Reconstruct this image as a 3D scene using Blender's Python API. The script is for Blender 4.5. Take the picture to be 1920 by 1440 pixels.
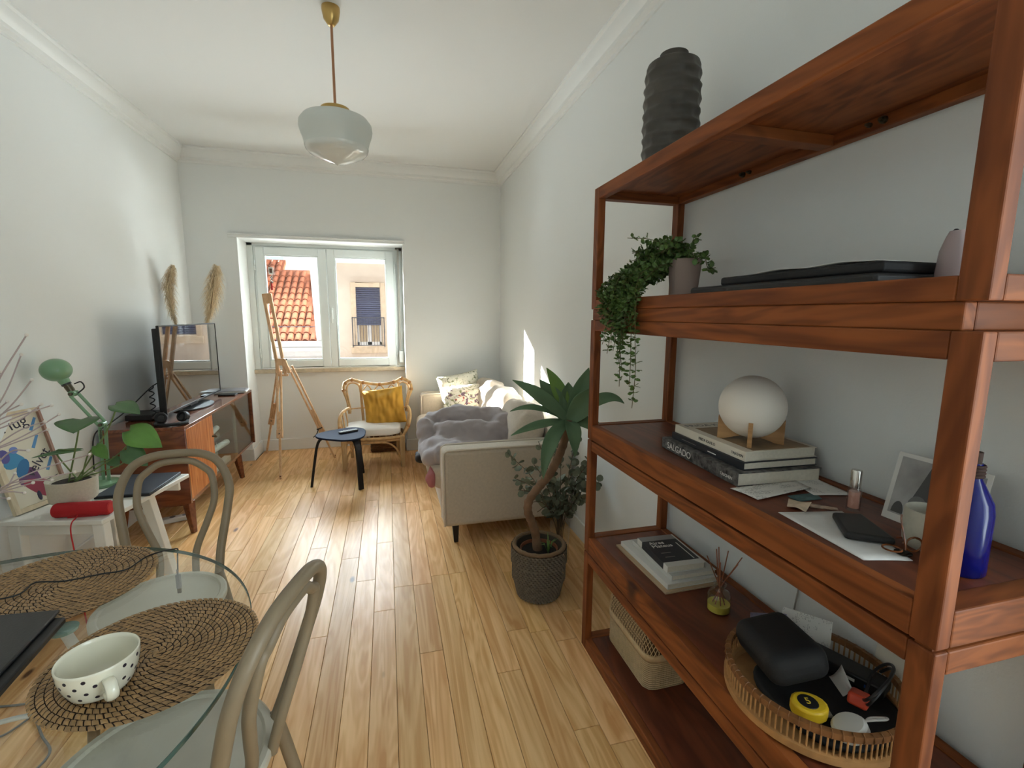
import bpy, bmesh, math, random
from mathutils import Vector, Matrix, noise
random.seed(7)
for o in list(bpy.data.objects): bpy.data.objects.remove(o, do_unlink=True)
scene = bpy.context.scene
COL = scene.collection
R_ = math.radians
PI = math.pi

# ------------------------------------------------------------------ camera
cd = bpy.data.cameras.new('camera'); cam = bpy.data.objects.new('camera', cd); COL.objects.link(cam)
cd.sensor_fit = 'HORIZONTAL'; cd.sensor_width = 36.0; cd.lens = 16.527; cd.clip_start = 0.02; cd.clip_end = 200
_r = ((0.9671, -0.2544, 0.0058), (-0.0316, -0.1424, -0.9893), (0.2525, 0.9565, -0.1457))
cam.matrix_world = Matrix.Translation((0, 0, 1.5)) @ Matrix((
    (_r[0][0], -_r[1][0], -_r[2][0]), (_r[0][1], -_r[1][1], -_r[2][1]), (_r[0][2], -_r[1][2], -_r[2][2]))).to_4x4()
scene.camera = cam

# ------------------------------------------------------------------ world, sun, added fill lamps
w = bpy.data.worlds.new('sky'); scene.world = w; w.use_nodes = True
bg = w.node_tree.nodes['Background']; bg.inputs[0].default_value = (0.80, 0.90, 1.0, 1); bg.inputs[1].default_value = 0.34
def lamp(name, kind, energy, loc, direction, **k):
    d = bpy.data.lights.new(name, kind); d.energy = energy
    for a, v in k.items(): setattr(d, a, v)
    o = bpy.data.objects.new(name, d); COL.objects.link(o); o.location = loc
    o.rotation_euler = Vector(direction).to_track_quat('-Z', 'Y').to_euler(); return o
lamp('sun', 'SUN', 17.0, (-6, 12, 6), (1, -0.93, -0.505), color=(1.0, 0.985, 0.97), angle=R_(0.6))
# added unseen area lamps standing in for sky and street, brightening the room
lamp('sky_fill_lamp', 'AREA', 2300.0, (-0.6, 14.3, 7.3), (0.0, -8.8, -5.6), color=(0.80, 0.91, 1.0), shape='RECTANGLE', size=15.0, size_y=4.2)
lamp('street_fill_lamp', 'AREA', 760.0, (-0.6, 13.6, -2.6), (0.0, -8.1, 4.0), color=(0.88, 0.95, 1.0), shape='RECTANGLE', size=15.0, size_y=3.4)
# added fill lamp in the made-up window opening beside the camera
lamp('side_fill_lamp', 'AREA', 24.0, (1.40, -0.415, 1.4), (-1, 0.0, 0.0), color=(0.86, 0.95, 1.0), shape='RECTANGLE', size=2.2, size_y=1.27)
scene.view_settings.view_transform = 'Standard'; scene.view_settings.look = 'None'
scene.view_settings.gamma = 1.0; scene.view_settings.use_curve_mapping = False
scene.view_settings.exposure = 1.86

# ------------------------------------------------------------------ helpers
class MB:
    def __init__(s): s.v = []; s.f = []; s.M = Matrix.Identity(4)
    def add(s, vs, fs):
        n = len(s.v); s.v += [s.M @ Vector(p) for p in vs]; s.f += [tuple(i + n for i in f) for f in fs]; return s
    def at(s, loc=(0, 0, 0), rz=0, rx=0, ry=0):
        s.M = Matrix.Translation(loc) @ Matrix.Rotation(rz, 4, 'Z') @ Matrix.Rotation(ry, 4, 'Y') @ Matrix.Rotation(rx, 4, 'X'); return s
    def box(s, x0, x1, y0, y1, z0, z1):
        return s.add([(x0, y0, z0), (x1, y0, z0), (x1, y1, z0), (x0, y1, z0), (x0, y0, z1), (x1, y0, z1), (x1, y1, z1), (x0, y1, z1)],
                     [(0, 3, 2, 1), (4, 5, 6, 7), (0, 1, 5, 4), (1, 2, 6, 5), (2, 3, 7, 6), (3, 0, 4, 7)])
    def bar(s, p, q, w, h, up=(0, 0, 1), w2=None, h2=None):
        p = Vector(p); q = Vector(q); d = (q - p).normalized(); u = Vector(up)
        x = d.cross(u)
        if x.length < 1e-4: x = d.cross(Vector((1, 0, 0)))
        x.normalize(); y = x.cross(d); w2 = w if w2 is None else w2; h2 = h if h2 is None else h2
        vs = []
        for c, a, b in ((p, w, h), (q, w2, h2)):
            vs += [c - x * a / 2 - y * b / 2, c + x * a / 2 - y * b / 2, c + x * a / 2 + y * b / 2, c - x * a / 2 + y * b / 2]
        return s.add(vs, [(0, 3, 2, 1), (4, 5, 6, 7), (0, 1, 5, 4), (1, 2, 6, 5), (2, 3, 7, 6), (3, 0, 4, 7)])
    def tube(s, pts, r, n=8, closed=False, cap=True):
        pts = [Vector(p) for p in pts]; m = len(pts); rs = r if isinstance(r, (list, tuple)) else [r] * m
        tang = []
        for i in range(m):
            a = pts[(i - 1) % m] if (closed or i > 0) else pts[0]; b = pts[(i + 1) % m] if (closed or i < m - 1) else pts[-1]
            t = (b - a); tang.append(t.normalized() if t.length > 1e-9 else Vector((0, 0, 1)))
        ref = Vector((0, 0, 1)) if abs(tang[0].z) < .9 else Vector((1, 0, 0))
        x = tang[0].cross(ref).normalized(); vs = []; fs = []
        for i in range(m):
            x = (x - tang[i] * x.dot(tang[i])); x.normalize(); y = tang[i].cross(x)
            for k in range(n):
                a = 2 * PI * k / n; vs.append(pts[i] + (x * math.cos(a) + y * math.sin(a)) * rs[i])
        for i in range(m if closed else m - 1):
            j = (i + 1) % m
            for k in range(n): fs.append((i * n + k, i * n + (k + 1) % n, j * n + (k + 1) % n, j * n + k))
        if cap and not closed: fs.append(tuple(range(n - 1, -1, -1))); fs.append(tuple((m - 1) * n + k for k in range(n)))
        return s.add(vs, fs)
    def lathe(s, prof, n=32, c=(0, 0, 0), fn=None):
        vs = []; fs = []; idx = []
        for (r, z) in prof:
            if r < 1e-6: idx.append([len(vs)]); vs.append((c[0], c[1], c[2] + z))
            else:
                idx.append(list(range(len(vs), len(vs) + n)))
                for k in range(n):
                    a = 2 * PI * k / n; rr = r * (fn(a, z) if fn else 1); vs.append((c[0] + rr * math.cos(a), c[1] + rr * math.sin(a), c[2] + z))
        for A, B in zip(idx, idx[1:]):
            if len(A) == 1 and len(B) == 1: continue
            for k in range(n):
                if len(A) == 1: fs.append((A[0], B[(k + 1) % n], B[k]))
                elif len(B) == 1: fs.append((A[k], A[(k + 1) % n], B[0]))
                else: fs.append((A[k], A[(k + 1) % n], B[(k + 1) % n], B[k]))
        return s.add(vs, fs)
    def prism(s, poly, d, o=(0, 0, 0), u=(1, 0, 0), v=(0, 1, 0)):
        """polygon in the u,v plane at o, extruded by vector d"""
        o = Vector(o); u = Vector(u); v = Vector(v); d = Vector(d); n = len(poly)
        a = [o + u * p[0] + v * p[1] for p in poly]; b = [p + d for p in a]
        return s.add(a + b, [tuple(range(n - 1, -1, -1)), tuple(range(n, 2 * n))] + [(i, (i + 1) % n, n + (i + 1) % n, n + i) for i in range(n)])
    def grid(s, fn, nu, nv, cu=False, cv=False):
        vs = [fn(i / (nu if cu else nu - 1), j / (nv if cv else nv - 1)) for i in range(nu) for j in range(nv)]; fs = []
        for i in range(nu if cu else nu - 1):
            for j in range(nv if cv else nv - 1):
                a = i * nv + j; b = ((i + 1) % nu) * nv + j; c = ((i + 1) % nu) * nv + (j + 1) % nv; d = i * nv + (j + 1) % nv
                fs.append((a, b, c, d))
        return s.add(vs, fs)
    def ball(s, c, r, nu=20, nv=12, e=1.0):
        r = (r, r, r) if isinstance(r, (int, float)) else r
        sg = lambda x: math.copysign(abs(x) ** e, x)
        prof = [PI * j / nv for j in range(nv + 1)]
        vs = []; fs = []; idx = []
        for j, t in enumerate(prof):
            if j in (0, nv): idx.append([len(vs)] * 1); vs.append((c[0], c[1], c[2] + r[2] * (1 if j == 0 else -1)))
            else:
                idx.append(list(range(len(vs), len(vs) + nu)))
                for k in range(nu):
                    a = 2 * PI * k / nu
                    vs.append((c[0] + r[0] * sg(math.sin(t)) * sg(math.cos(a)), c[1] + r[1] * sg(math.sin(t)) * sg(math.sin(a)), c[2] + r[2] * sg(math.cos(t))))
        for A, B in zip(idx, idx[1:]):
            for k in range(nu):
                if len(A) == 1: fs.append((A[0], B[k], B[(k + 1) % nu]))
                elif len(B) == 1: fs.append((A[(k + 1) % nu], A[k], B[0]))
                else: fs.append((A[k], B[k], B[(k + 1) % nu], A[(k + 1) % nu]))
        return s.add(vs, fs)
MW = {}
def thing(name, label, cat, loc=(0, 0, 0), rz=0, group=None):
    o = bpy.data.objects.new(name, None); COL.objects.link(o); o.location = loc; o.rotation_euler = (0, 0, rz)
    o.empty_display_size = .05; MW[o.name] = Matrix.Translation(loc) @ Matrix.Rotation(rz, 4, 'Z')
    return tag(o, label, cat, group)
def tag(o, label=None, cat=None, group=None, kind=None):
    if label: o['label'] = label
    if cat: o['category'] = cat
    if group: o['group'] = group
    if kind: o['kind'] = kind
    return o
def mesh_of(mb, smooth=35):
    me = bpy.data.meshes.new('m'); me.from_pydata([tuple(p) for p in mb.v], [], mb.f)
    bm = bmesh.new(); bm.from_mesh(me); bmesh.ops.remove_doubles(bm, verts=bm.verts, dist=1e-6)
    bmesh.ops.recalc_face_normals(bm, faces=bm.faces); bm.to_mesh(me); bm.free()
    if smooth: me.shade_smooth(); me.set_sharp_from_angle(angle=R_(smooth))
    return me
def obj(name, mb, m, parent=None, smooth=35, bevel=0, bseg=2, sub=0, solid=0, local=False, label=None, kind=None, origin=None):
    """one mesh object; vertices are given in world space (or in the parent's own space with local=True)"""
    Mw = MW[parent.name] if parent is not None else Matrix.Identity(4)
    if not local:
        inv = Mw.inverted(); mb.v = [inv @ p for p in mb.v]
    org = Vector((0, 0, 0))
    if origin is not None:
        org = Mw.inverted() @ Vector(origin); mb.v = [p - org for p in mb.v]
    elif parent is None:
        lo = [min(p[i] for p in mb.v) for i in range(3)]; hi = [max(p[i] for p in mb.v) for i in range(3)]
        org = Vector(((lo[0] + hi[0]) / 2, (lo[1] + hi[1]) / 2, lo[2])); mb.v = [p - org for p in mb.v]
    me = mesh_of(mb, smooth); o = bpy.data.objects.new(name, me); COL.objects.link(o); o.location = org
    if m is not None: me.materials.append(m)
    if parent is not None: o.parent = parent
    MW[o.name] = Mw @ Matrix.Translation(org)
    if solid: md = o.modifiers.new('solid', 'SOLIDIFY'); md.thickness = solid; md.offset = 0
    if bevel: md = o.modifiers.new('bevel', 'BEVEL'); md.width = bevel; md.segments = bseg; md.limit_method = 'ANGLE'; md.angle_limit = R_(35); md.harden_normals = False
    if sub: md = o.modifiers.new('sub', 'SUBSURF'); md.levels = sub; md.render_levels = sub
    tag(o, label, None, None, kind); return o
def struct(name, mb, m, **k):
    o = obj(name, mb, m, **k)
    if k.get('parent') is None: o['kind'] = 'structure'
    return o
def copy_part(o, parent, mat4=None, name=None):
    c = o.copy(); COL.objects.link(c); c.parent = parent
    if mat4 is not None: c.matrix_basis = mat4
    return c
def copy_thing(o, loc, rz=0, label=None, group=None):
    r = o.copy(); COL.objects.link(r); r.location = loc; r.rotation_euler = (0, 0, rz); MW[r.name] = Matrix.Translation(loc) @ Matrix.Rotation(rz, 4, 'Z')
    if label: r['label'] = label
    if group: r['group'] = group
    for ch in list(o.children):
        c = ch.copy(); COL.objects.link(c); c.parent = r
        for g in list(ch.children):
            d = g.copy(); COL.objects.link(d); d.parent = c
    return r
def text_part(name, s, size, m, parent, M4, depth=0.0004, align='LEFT', sx=1.0, shear=0.0):
    """lettering as a thin mesh; M4 places it in world space (x right, y up, z out of the page)"""
    cu = bpy.data.curves.new('t', 'FONT'); cu.body = s; cu.size = size; cu.extrude = depth; cu.align_x = align; cu.resolution_u = 3; cu.shear = shear
    t = bpy.data.objects.new('t', cu); COL.objects.link(t)
    dg = bpy.context.evaluated_depsgraph_get(); me = bpy.data.meshes.new_from_object(t.evaluated_get(dg))
    bpy.data.objects.remove(t, do_unlink=True); bpy.data.curves.remove(cu)
    me.transform(MW[parent.name].inverted() @ M4 @ Matrix.Diagonal((sx, 1, 1, 1))); me.materials.clear(); me.materials.append(m)
    o = bpy.data.objects.new(name, me); COL.objects.link(o); o.parent = parent; MW[o.name] = MW[parent.name]; return o
def frame4(o, x, y):
    x = Vector(x).normalized(); z = x.cross(Vector(y)).normalized(); y = z.cross(x); o = Vector(o)
    return Matrix(((x.x, y.x, z.x, o.x), (x.y, y.y, z.y, o.y), (x.z, y.z, z.z, o.z), (0, 0, 0, 1)))
def bez(p, n=24):
    """Catmull-Rom through the points"""
    p = [Vector(q) for q in p]; q = [2 * p[0] - p[1]] + p + [2 * p[-1] - p[-2]]; out = []; m = len(p) - 1; k = max(2, n // m)
    for i in range(m):
        a, b, c, d = q[i:i + 4]
        for j in range(k):
            t = j / k; out.append(.5 * ((2 * b) + (c - a) * t + (2 * a - 5 * b + 4 * c - d) * t * t + (3 * b - a - 3 * c + d) * t ** 3))
    out.append(p[-1]); return out
def lerp(a, b, t): return a + (b - a) * t

# ------------------------------------------------------------------ materials
def srgb(r, g, b):
    f = lambda c: (c / 255 / 12.92) if c / 255 <= .04045 else ((c / 255 + .055) / 1.055) ** 2.4
    return (f(r), f(g), f(b), 1)
def mat(name, col, rough=.5, metal=0, spec=.5, coat=0, bump=0, bscale=200, var=0, vscale=8, sheen=0, alpha=None, trans=0, ior=1.45, sss=0, emis=None):
    m = bpy.data.materials.new(name); m.use_nodes = True; nt = m.node_tree; b = nt.nodes['Principled BSDF']
    if isinstance(col[0], int): col = srgb(*col)
    b.inputs['Base Color'].default_value = col; b.inputs['Roughness'].default_value = rough; b.inputs['Metallic'].default_value = metal
    b.inputs['Specular IOR Level'].default_value = spec; b.inputs['Coat Weight'].default_value = coat; b.inputs['Coat Roughness'].default_value = .08
    b.inputs['Sheen Weight'].default_value = sheen; b.inputs['Transmission Weight'].default_value = trans; b.inputs['IOR'].default_value = ior
    if sss: b.inputs['Subsurface Weight'].default_value = sss; b.inputs['Subsurface Radius'].default_value = (.02, .02, .02)
    tc = None
    if bump or var: tc = nt.nodes.new('ShaderNodeTexCoord')
    if bump:
        n = nt.nodes.new('ShaderNodeTexNoise'); n.inputs['Scale'].default_value = bscale; n.inputs['Detail'].default_value = 3; nt.links.new(tc.outputs['Object'], n.inputs['Vector'])
        bp = nt.nodes.new('ShaderNodeBump'); bp.inputs['Strength'].default_value = bump; bp.inputs['Distance'].default_value = .004; nt.links.new(n.outputs[0], bp.inputs['Height']); nt.links.new(bp.outputs[0], b.inputs['Normal'])
    if var:
        n = nt.nodes.new('ShaderNodeTexNoise'); n.inputs['Scale'].default_value = vscale; n.inputs['Detail'].default_value = 5; nt.links.new(tc.outputs['Object'], n.inputs['Vector'])
        r = nt.nodes.new('ShaderNodeValToRGB'); e = r.color_ramp.elements; e[0].position = .3; e[1].position = .7
        e[0].color = tuple(c * (1 - var) for c in col[:3]) + (1,); e[1].color = tuple(min(1, c * (1 + var)) for c in col[:3]) + (1,)
        nt.links.new(n.outputs[0], r.inputs[0]); nt.links.new(r.outputs[0], b.inputs['Base Color'])
    return m
def wood(name, c1, c2, axis='Y', fine=38, along=1.6, rough=.4, coat=0, spec=.5, vary=0.0, knots=False, huevary=0.0, dark=None, bump=.05):
    m = bpy.data.materials.new(name); m.use_nodes = True; nt = m.node_tree; N = nt.nodes.new; L = nt.links.new; b = nt.nodes['Principled BSDF']
    b.inputs['Roughness'].default_value = rough; b.inputs['Coat Weight'].default_value = coat; b.inputs['Coat Roughness'].default_value = .1; b.inputs['Specular IOR Level'].default_value = spec
    tc = N('ShaderNodeTexCoord'); oi = N('ShaderNodeObjectInfo'); ad = N('ShaderNodeVectorMath'); ad.operation = 'ADD'
    sc = N('ShaderNodeVectorMath'); sc.operation = 'SCALE'; sc.inputs[0].default_value = (37.3, 91.7, 53.1); L(oi.outputs['Random'], sc.inputs['Scale'])
    L(tc.outputs['Object'], ad.inputs[0]); L(sc.outputs[0], ad.inputs[1])
    def mp(fi, al):
        p = N('ShaderNodeMapping'); s = {'X': (al, fi, fi), 'Y': (fi, al, fi), 'Z': (fi, fi, al)}[axis]; p.inputs['Scale'].default_value = s; L(ad.outputs[0], p.inputs[0]); return p
    n1 = N('ShaderNodeTexNoise'); n1.inputs['Scale'].default_value = 1; n1.inputs['Detail'].default_value = 6; n1.inputs['Distortion'].default_value = .7; L(mp(fine, along).outputs[0], n1.inputs['Vector'])
    n2 = N('ShaderNodeTexNoise'); n2.inputs['Scale'].default_value = 1; n2.inputs['Detail'].default_value = 3; n2.inputs['Distortion'].default_value = 1.4; L(mp(fine * .2, along * .55).outputs[0], n2.inputs['Vector'])
    wv = N('ShaderNodeMath'); wv.operation = 'SINE'; ml = N('ShaderNodeMath'); ml.operation = 'MULTIPLY'; ml.inputs[1].default_value = 46; L(n2.outputs[0], ml.inputs[0]); L(ml.outputs[0], wv.inputs[0])
    m1 = N('ShaderNodeMath'); m1.operation = 'MULTIPLY_ADD'; m1.inputs[1].default_value = .13; L(wv.outputs[0], m1.inputs[0]); L(n1.outputs[0], m1.inputs[2])
    r = N('ShaderNodeValToRGB'); e = r.color_ramp.elements; e[0].position = .28; e[1].position = .72; e[0].color = srgb(*c1); e[1].color = srgb(*c2); L(m1.outputs[0], r.inputs[0])
    out = r.outputs[0]
    if vary or huevary:
        h = N('ShaderNodeHueSaturation'); mr = N('ShaderNodeMapRange'); mr.inputs['To Min'].default_value = 1 - vary; mr.inputs['To Max'].default_value = 1 + vary * .6
        L(oi.outputs['Random'], mr.inputs[0]); L(mr.outputs[0], h.inputs['Value'])
        mh = N('ShaderNodeMapRange'); mh.inputs['To Min'].default_value = .5 - huevary; mh.inputs['To Max'].default_value = .5 + huevary
        fr = N('ShaderNodeMath'); fr.operation = 'MULTIPLY'; fr.inputs[1].default_value = 7.3; L(oi.outputs['Random'], fr.inputs[0]); f2 = N('ShaderNodeMath'); f2.operation = 'FRACT'; L(fr.outputs[0], f2.inputs[0])
        L(f2.outputs[0], mh.inputs[0]); L(mh.outputs[0], h.inputs['Hue']); L(out, h.inputs['Color']); out = h.outputs[0]
    if knots:
        p = N('ShaderNodeMapping'); p.inputs['Scale'].default_value = {'X': (1.7, 4.5, 1), 'Y': (4.5, 1.7, 1), 'Z': (4.5, 4.5, 1.7)}[axis]; L(ad.outputs[0], p.inputs[0])
        v = N('ShaderNodeTexVoronoi'); v.inputs['Scale'].default_value = 1.0; L(p.outputs[0], v.inputs['Vector'])
        kr = N('ShaderNodeValToRGB'); kr.color_ramp.elements[0].position = .035; kr.color_ramp.elements[1].position = .075; kr.color_ramp.elements[0].color = (1, 1, 1, 1); kr.color_ramp.elements[1].color = (0, 0, 0, 1); L(v.outputs['Distance'], kr.inputs[0])
        mx = N('ShaderNodeMix'); mx.data_type = 'RGBA'; L(kr.outputs[0], mx.inputs[0]); L(out, mx.inputs[6]); mx.inputs[7].default_value = srgb(*(dark or (92, 52, 26))); out = mx.outputs[2]
    L(out, b.inputs['Base Color'])
    if bump:
        bp = N('ShaderNodeBump'); bp.inputs['Strength'].default_value = bump; bp.inputs['Distance'].default_value = .002; L(m1.outputs[0], bp.inputs['Height']); L(bp.outputs[0], b.inputs['Normal'])
    return m
def glass(name, tint=(1, 1, 1), refl=.05, rough=0.0, edge=None):
    """thin glass: mostly clear, reflecting more at grazing angles"""
    m = bpy.data.materials.new(name); m.use_nodes = True; nt = m.node_tree; N = nt.nodes.new; L = nt.links.new
    nt.nodes.remove(nt.nodes['Principled BSDF']); out = nt.nodes['Material Output']
    t = N('ShaderNodeBsdfTransparent'); t.inputs[0].default_value = tint + (1,); g = N('ShaderNodeBsdfGlossy'); g.inputs['Roughness'].default_value = rough
    ge = N('ShaderNodeNewGeometry'); dt = N('ShaderNodeVectorMath'); dt.operation = 'DOT_PRODUCT'; L(ge.outputs['Normal'], dt.inputs[0]); L(ge.outputs['Incoming'], dt.inputs[1])
    ab = N('ShaderNodeMath'); ab.operation = 'ABSOLUTE'; L(dt.outputs['Value'], ab.inputs[0]); om = N('ShaderNodeMath'); om.operation = 'SUBTRACT'; om.inputs[0].default_value = 1; L(ab.outputs[0], om.inputs[1])
    pw = N('ShaderNodeMath'); pw.operation = 'POWER'; pw.inputs[1].default_value = 5; L(om.outputs[0], pw.inputs[0])
    ml = N('ShaderNodeMath'); ml.operation = 'MULTIPLY_ADD'; ml.inputs[1].default_value = 1 - refl; ml.inputs[2].default_value = refl; ml.use_clamp = True; L(pw.outputs[0], ml.inputs[0])
    mx = N('ShaderNodeMixShader'); L(ml.outputs[0], mx.inputs[0]); L(t.outputs[0], mx.inputs[1]); L(g.outputs[0], mx.inputs[2]); L(mx.outputs[0], out.inputs[0]); return m
# ================================================================== SETTING
M_wall = mat('wall_paint', (234, 236, 234), rough=.85, bump=.12, bscale=160, spec=.25)
M_ceil = mat('ceiling_paint', (236, 237, 235), rough=.9, spec=.2)
M_trim = mat('trim_paint', (234, 235, 232), rough=.5)
M_upvc = mat('white_window_profile', (225, 231, 229), rough=.35)
M_marble = mat('sill_marble', (196, 182, 158), rough=.4, var=.18, vscale=18)
M_plank = wood('pine_floorboard', (212, 158, 98), (240, 196, 140), axis='Y', fine=30, along=1.3, rough=.36, coat=.03, spec=.2, vary=.13, knots=True, huevary=.005, dark=(96, 58, 34))
M_under = mat('subfloor', (60, 40, 25), rough=.9)
XL, XR, YB, YF, H = -1.82, 1.23, 5.2, -1.2, 3.0
# floor with separate boards running towards the window
fl = struct('floor', MB().box(XL - .3, XR + .3, YF - .1, 5.7, -.06, -.021), M_under)
PWD = .1032; x = -.0087 - PWD * 18
shared = {}
while x < XR + .02:
    y = YF - random.random() * .9
    ymax = 5.545 if -1.4 < x < .1 else 5.2
    while y < ymax:
        L_ = random.choice((.55, .75, .95, 1.2, 1.5, 1.8)); y1 = min(y + L_, ymax)
        if y1 > YF and y1 - y > .06:
            b = MB(); x0 = max(x, XL - .01); x1 = min(x + PWD, XR + .01)
            if x1 - x0 > .02:
                g = .0007; h = .0025; bz = 0.0
                xa, xb, ya, yb = x0 + g, x1 - g, y + g, y1 - g; c = .0012
                b.add([(xa, ya, -.02), (xb, ya, -.02), (xb, yb, -.02), (xa, yb, -.02), (xa, ya, -c), (xb, ya, -c), (xb, yb, -c), (xa, yb, -c),
                       (xa + c, ya + c, 0), (xb - c, ya + c, 0), (xb - c, yb - c, 0), (xa + c, yb - c, 0)],
                      [(0, 3, 2, 1), (8, 9, 10, 11)] + [(i, (i + 1) % 4, 4 + (i + 1) % 4, 4 + i) for i in range(4)] + [(4 + i, 4 + (i + 1) % 4, 8 + (i + 1) % 4, 8 + i) for i in range(4)])
                obj('floorboard', b, M_plank, fl, smooth=0, origin=((x0 + x1) / 2, (y + y1) / 2, 0))
        y = y1
        if y >= ymax - .001: break
    x += PWD
struct('wall_left', MB().box(XL - .2, XL, YF - .2, 5.75, -.02, H + .1), M_wall)
V0, V1, VZ0, VZ1 = -1.05, .22, .3, 2.5
struct('wall_right', MB().box(XR, XR + .2, V1, 5.75, -.02, H + .1).box(XR, XR + .2, YF - .2, V0, -.02, H + .1).box(XR, XR + .2, V0, V1, -.02, VZ0).box(XR, XR + .2, V0, V1, VZ1, H + .1), M_wall)
JL, JR, HD, YN = -1.375, .18, 2.22, 5.545
b = MB().box(XL, JL, YB, 5.75, -.02, H + .1).box(JR, XR, YB, 5.75, -.02, H + .1).box(JL, JR, YB, 5.75, HD, H + .1).box(JL, JR, YN, 5.75, -.02, .868)
struct('wall_back', b, M_wall)
struct('wall_front', MB().box(XL, XR, YF - .2, YF, -.02, H + .1), M_wall)
struct('ceiling', MB().box(XL - .2, XR + .2, YF - .2, 5.75, H, H + .15), M_ceil)
# made-up window, out of view in the right wall, for the side fill lamp
M_pane = glass('window_pane_glass', (.97, .99, .98), .04)
dr = MB().box(XR + .05, XR + .11, V0, V0 + .06, VZ0, VZ1).box(XR + .05, XR + .11, V1 - .06, V1, VZ0, VZ1).box(XR + .05, XR + .11, V0 + .06, V1 - .06, VZ0, VZ0 + .07).box(XR + .05, XR + .11, V0 + .06, V1 - .06, VZ1 - .07, VZ1).box(XR + .05, XR + .11, (V0 + V1) / 2 - .05, (V0 + V1) / 2 + .05, VZ0 + .07, VZ1 - .07)
d1 = struct('added_side_window', dr, M_upvc, bevel=.004)
for a, c in ((V0 + .06, (V0 + V1) / 2 - .05), ((V0 + V1) / 2 + .05, V1 - .06)): obj('pane', MB().box(XR + .075, XR + .083, a, c, VZ0 + .07, VZ1 - .07), M_pane, d1)
# cornices: stepped and coved profile, (distance from wall, drop from ceiling)
prof = [(0, 0), (.085, 0), (.085, .012), (.07, .02), (.068, .045), (.052, .07), (.04, .085), (.038, .105), (.012, .115), (.010, .132), (0, .132)]
def cornice(name, p, q, inward):
    p = Vector(p); q = Vector(q); b = MB(); b.prism([(a, -d) for a, d in prof], q - p, o=p, u=inward, v=(0, 0, 1)); return struct(name, b, M_trim, smooth=30)
cornice('trim_1', (XL, YF, H), (XL, YB, H), (1, 0, 0)); cornice('trim_2', (XR, YF, H), (XR, YB, H), (-1, 0, 0)); cornice('trim_3', (XL + .01, YB, H), (XR - .01, YB, H), (0, -1, 0)); 
def base(name, segs, mt=M_trim):
    b = MB()
    for (x0, x1, y0, y1) in segs: b.box(x0, x1, y0, y1, 0, .125)
    return struct(name, b, mt, bevel=.004)
T = .016
base('baseboard_left', [(XL, XL + T, YF, YB)]); base('baseboard_right', [(XR - T, XR, YF, YB)])
base('baseboard_back', [(XL + T, JL + T, YB - T, YB), (JL, JL + T, YB, YN), (JL + T, JR - T, YN - T, YN), (JR - T, JR, YB, YN), (JR - T, XR - T, YB - T, YB)])
# ---- window
W0, W1, Z0, Z1 = -1.318, .108, .912, 2.19; Yf = 5.5
fr = MB().box(JL, W0, Yf + .005, 5.6, .905, HD).box(W1, JR, Yf + .005, 5.6, .905, HD)
f = .045
fr.box(W0, W0 + f, Yf + .012, Yf + .07, Z0, Z1).box(W1 - f, W1, Yf + .012, Yf + .07, Z0, Z1).box(W0 + f, W1 - f, Yf + .012, Yf + .07, Z1 - f, Z1).box(W0 + f, W1 - f, Yf + .012, Yf + .07, Z0, Z0 + f)
fr.box(JL, JR, Yf + .005, 5.6, Z1, HD)
win = struct('window_1', fr, M_upvc, bevel=.003)
mid = (-.609); 
def sash(x0, x1):
    b = MB(); y0, y1 = Yf - .012, Yf + .045; s = .078
    b.box(x0, x0 + s, y0, y1, Z0 + .012, Z1 - .012).box(x1 - s, x1, y0, y1, Z0 + .012, Z1 - .012).box(x0 + s, x1 - s, y0, y1, Z1 - .012 - s, Z1 - .012).box(x0 + s, x1 - s, y0, y1, Z0 + .012, Z0 + .012 + s)
    t = s + .012  # glazing bead
    c = obj('sash', b, M_upvc, win, bevel=.005)
    b = MB(); b.box(x0 + s, x0 + t, y0 + .012, y1 - .01, Z0 + .012 + s, Z1 - .012 - s).box(x1 - t, x1 - s, y0 + .012, y1 - .01, Z0 + .012 + s, Z1 - .012 - s).box(x0 + t, x1 - t, y0 + .012, y1 - .01, Z1 - .012 - t, Z1 - .012 - s).box(x0 + t, x1 - t, y0 + .012, y1 - .01, Z0 + .012 + s, Z0 + .012 + t)
    obj('glazing_bead', b, M_upvc, c, bevel=.002)
    obj('pane', MB().box(x0 + t, x1 - t, Yf + .012, Yf + .018, Z0 + .012 + t, Z1 - .012 - t), M_pane, c, smooth=0)
    return c
sl = sash(W0 + .022, mid - .002); sr = sash(mid + .002, W1 - .022)
for s_, xh in ((sl, W0 + .012), (sr, W1 - .012)):
    for zh in (1.08, 1.99):
        b = MB().tube([(xh, Yf - .014, zh - .05), (xh, Yf - .014, zh - .003)], .008, 10).tube([(xh, Yf - .014, zh + .003), (xh, Yf - .014, zh + .05)], .008, 10); obj('hinge', b, M_upvc, s_)
b = MB().box(mid + .02, mid + .046, Yf - .02, Yf - .012, 1.44, 1.56); hb = obj('handle', b, M_upvc, sr, bevel=.004)
b = MB().tube([(mid + .033, Yf - .012, 1.53), (mid + .033, Yf - .05, 1.53)], .008, 8).bar((mid + .033, Yf - .05, 1.54), (mid + .033, Yf - .052, 1.40), .018, .012, up=(0, 1, 0)); obj('lever', b, M_upvc, sr, bevel=.003)
obj('window_sill', MB().box(JL, JR, YN - .075, 5.6, .866, .906), M_marble, win, bevel=.004)
# header moulding over the niche
b = MB().box(JL - .075, JR + .02, YB - .018, YB, HD + .0, HD + .03).box(JL - .075, JR + .02, YB - .03, YB, HD + .022, HD + .036); struct('trim_4', b, M_trim, bevel=.004)
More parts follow.
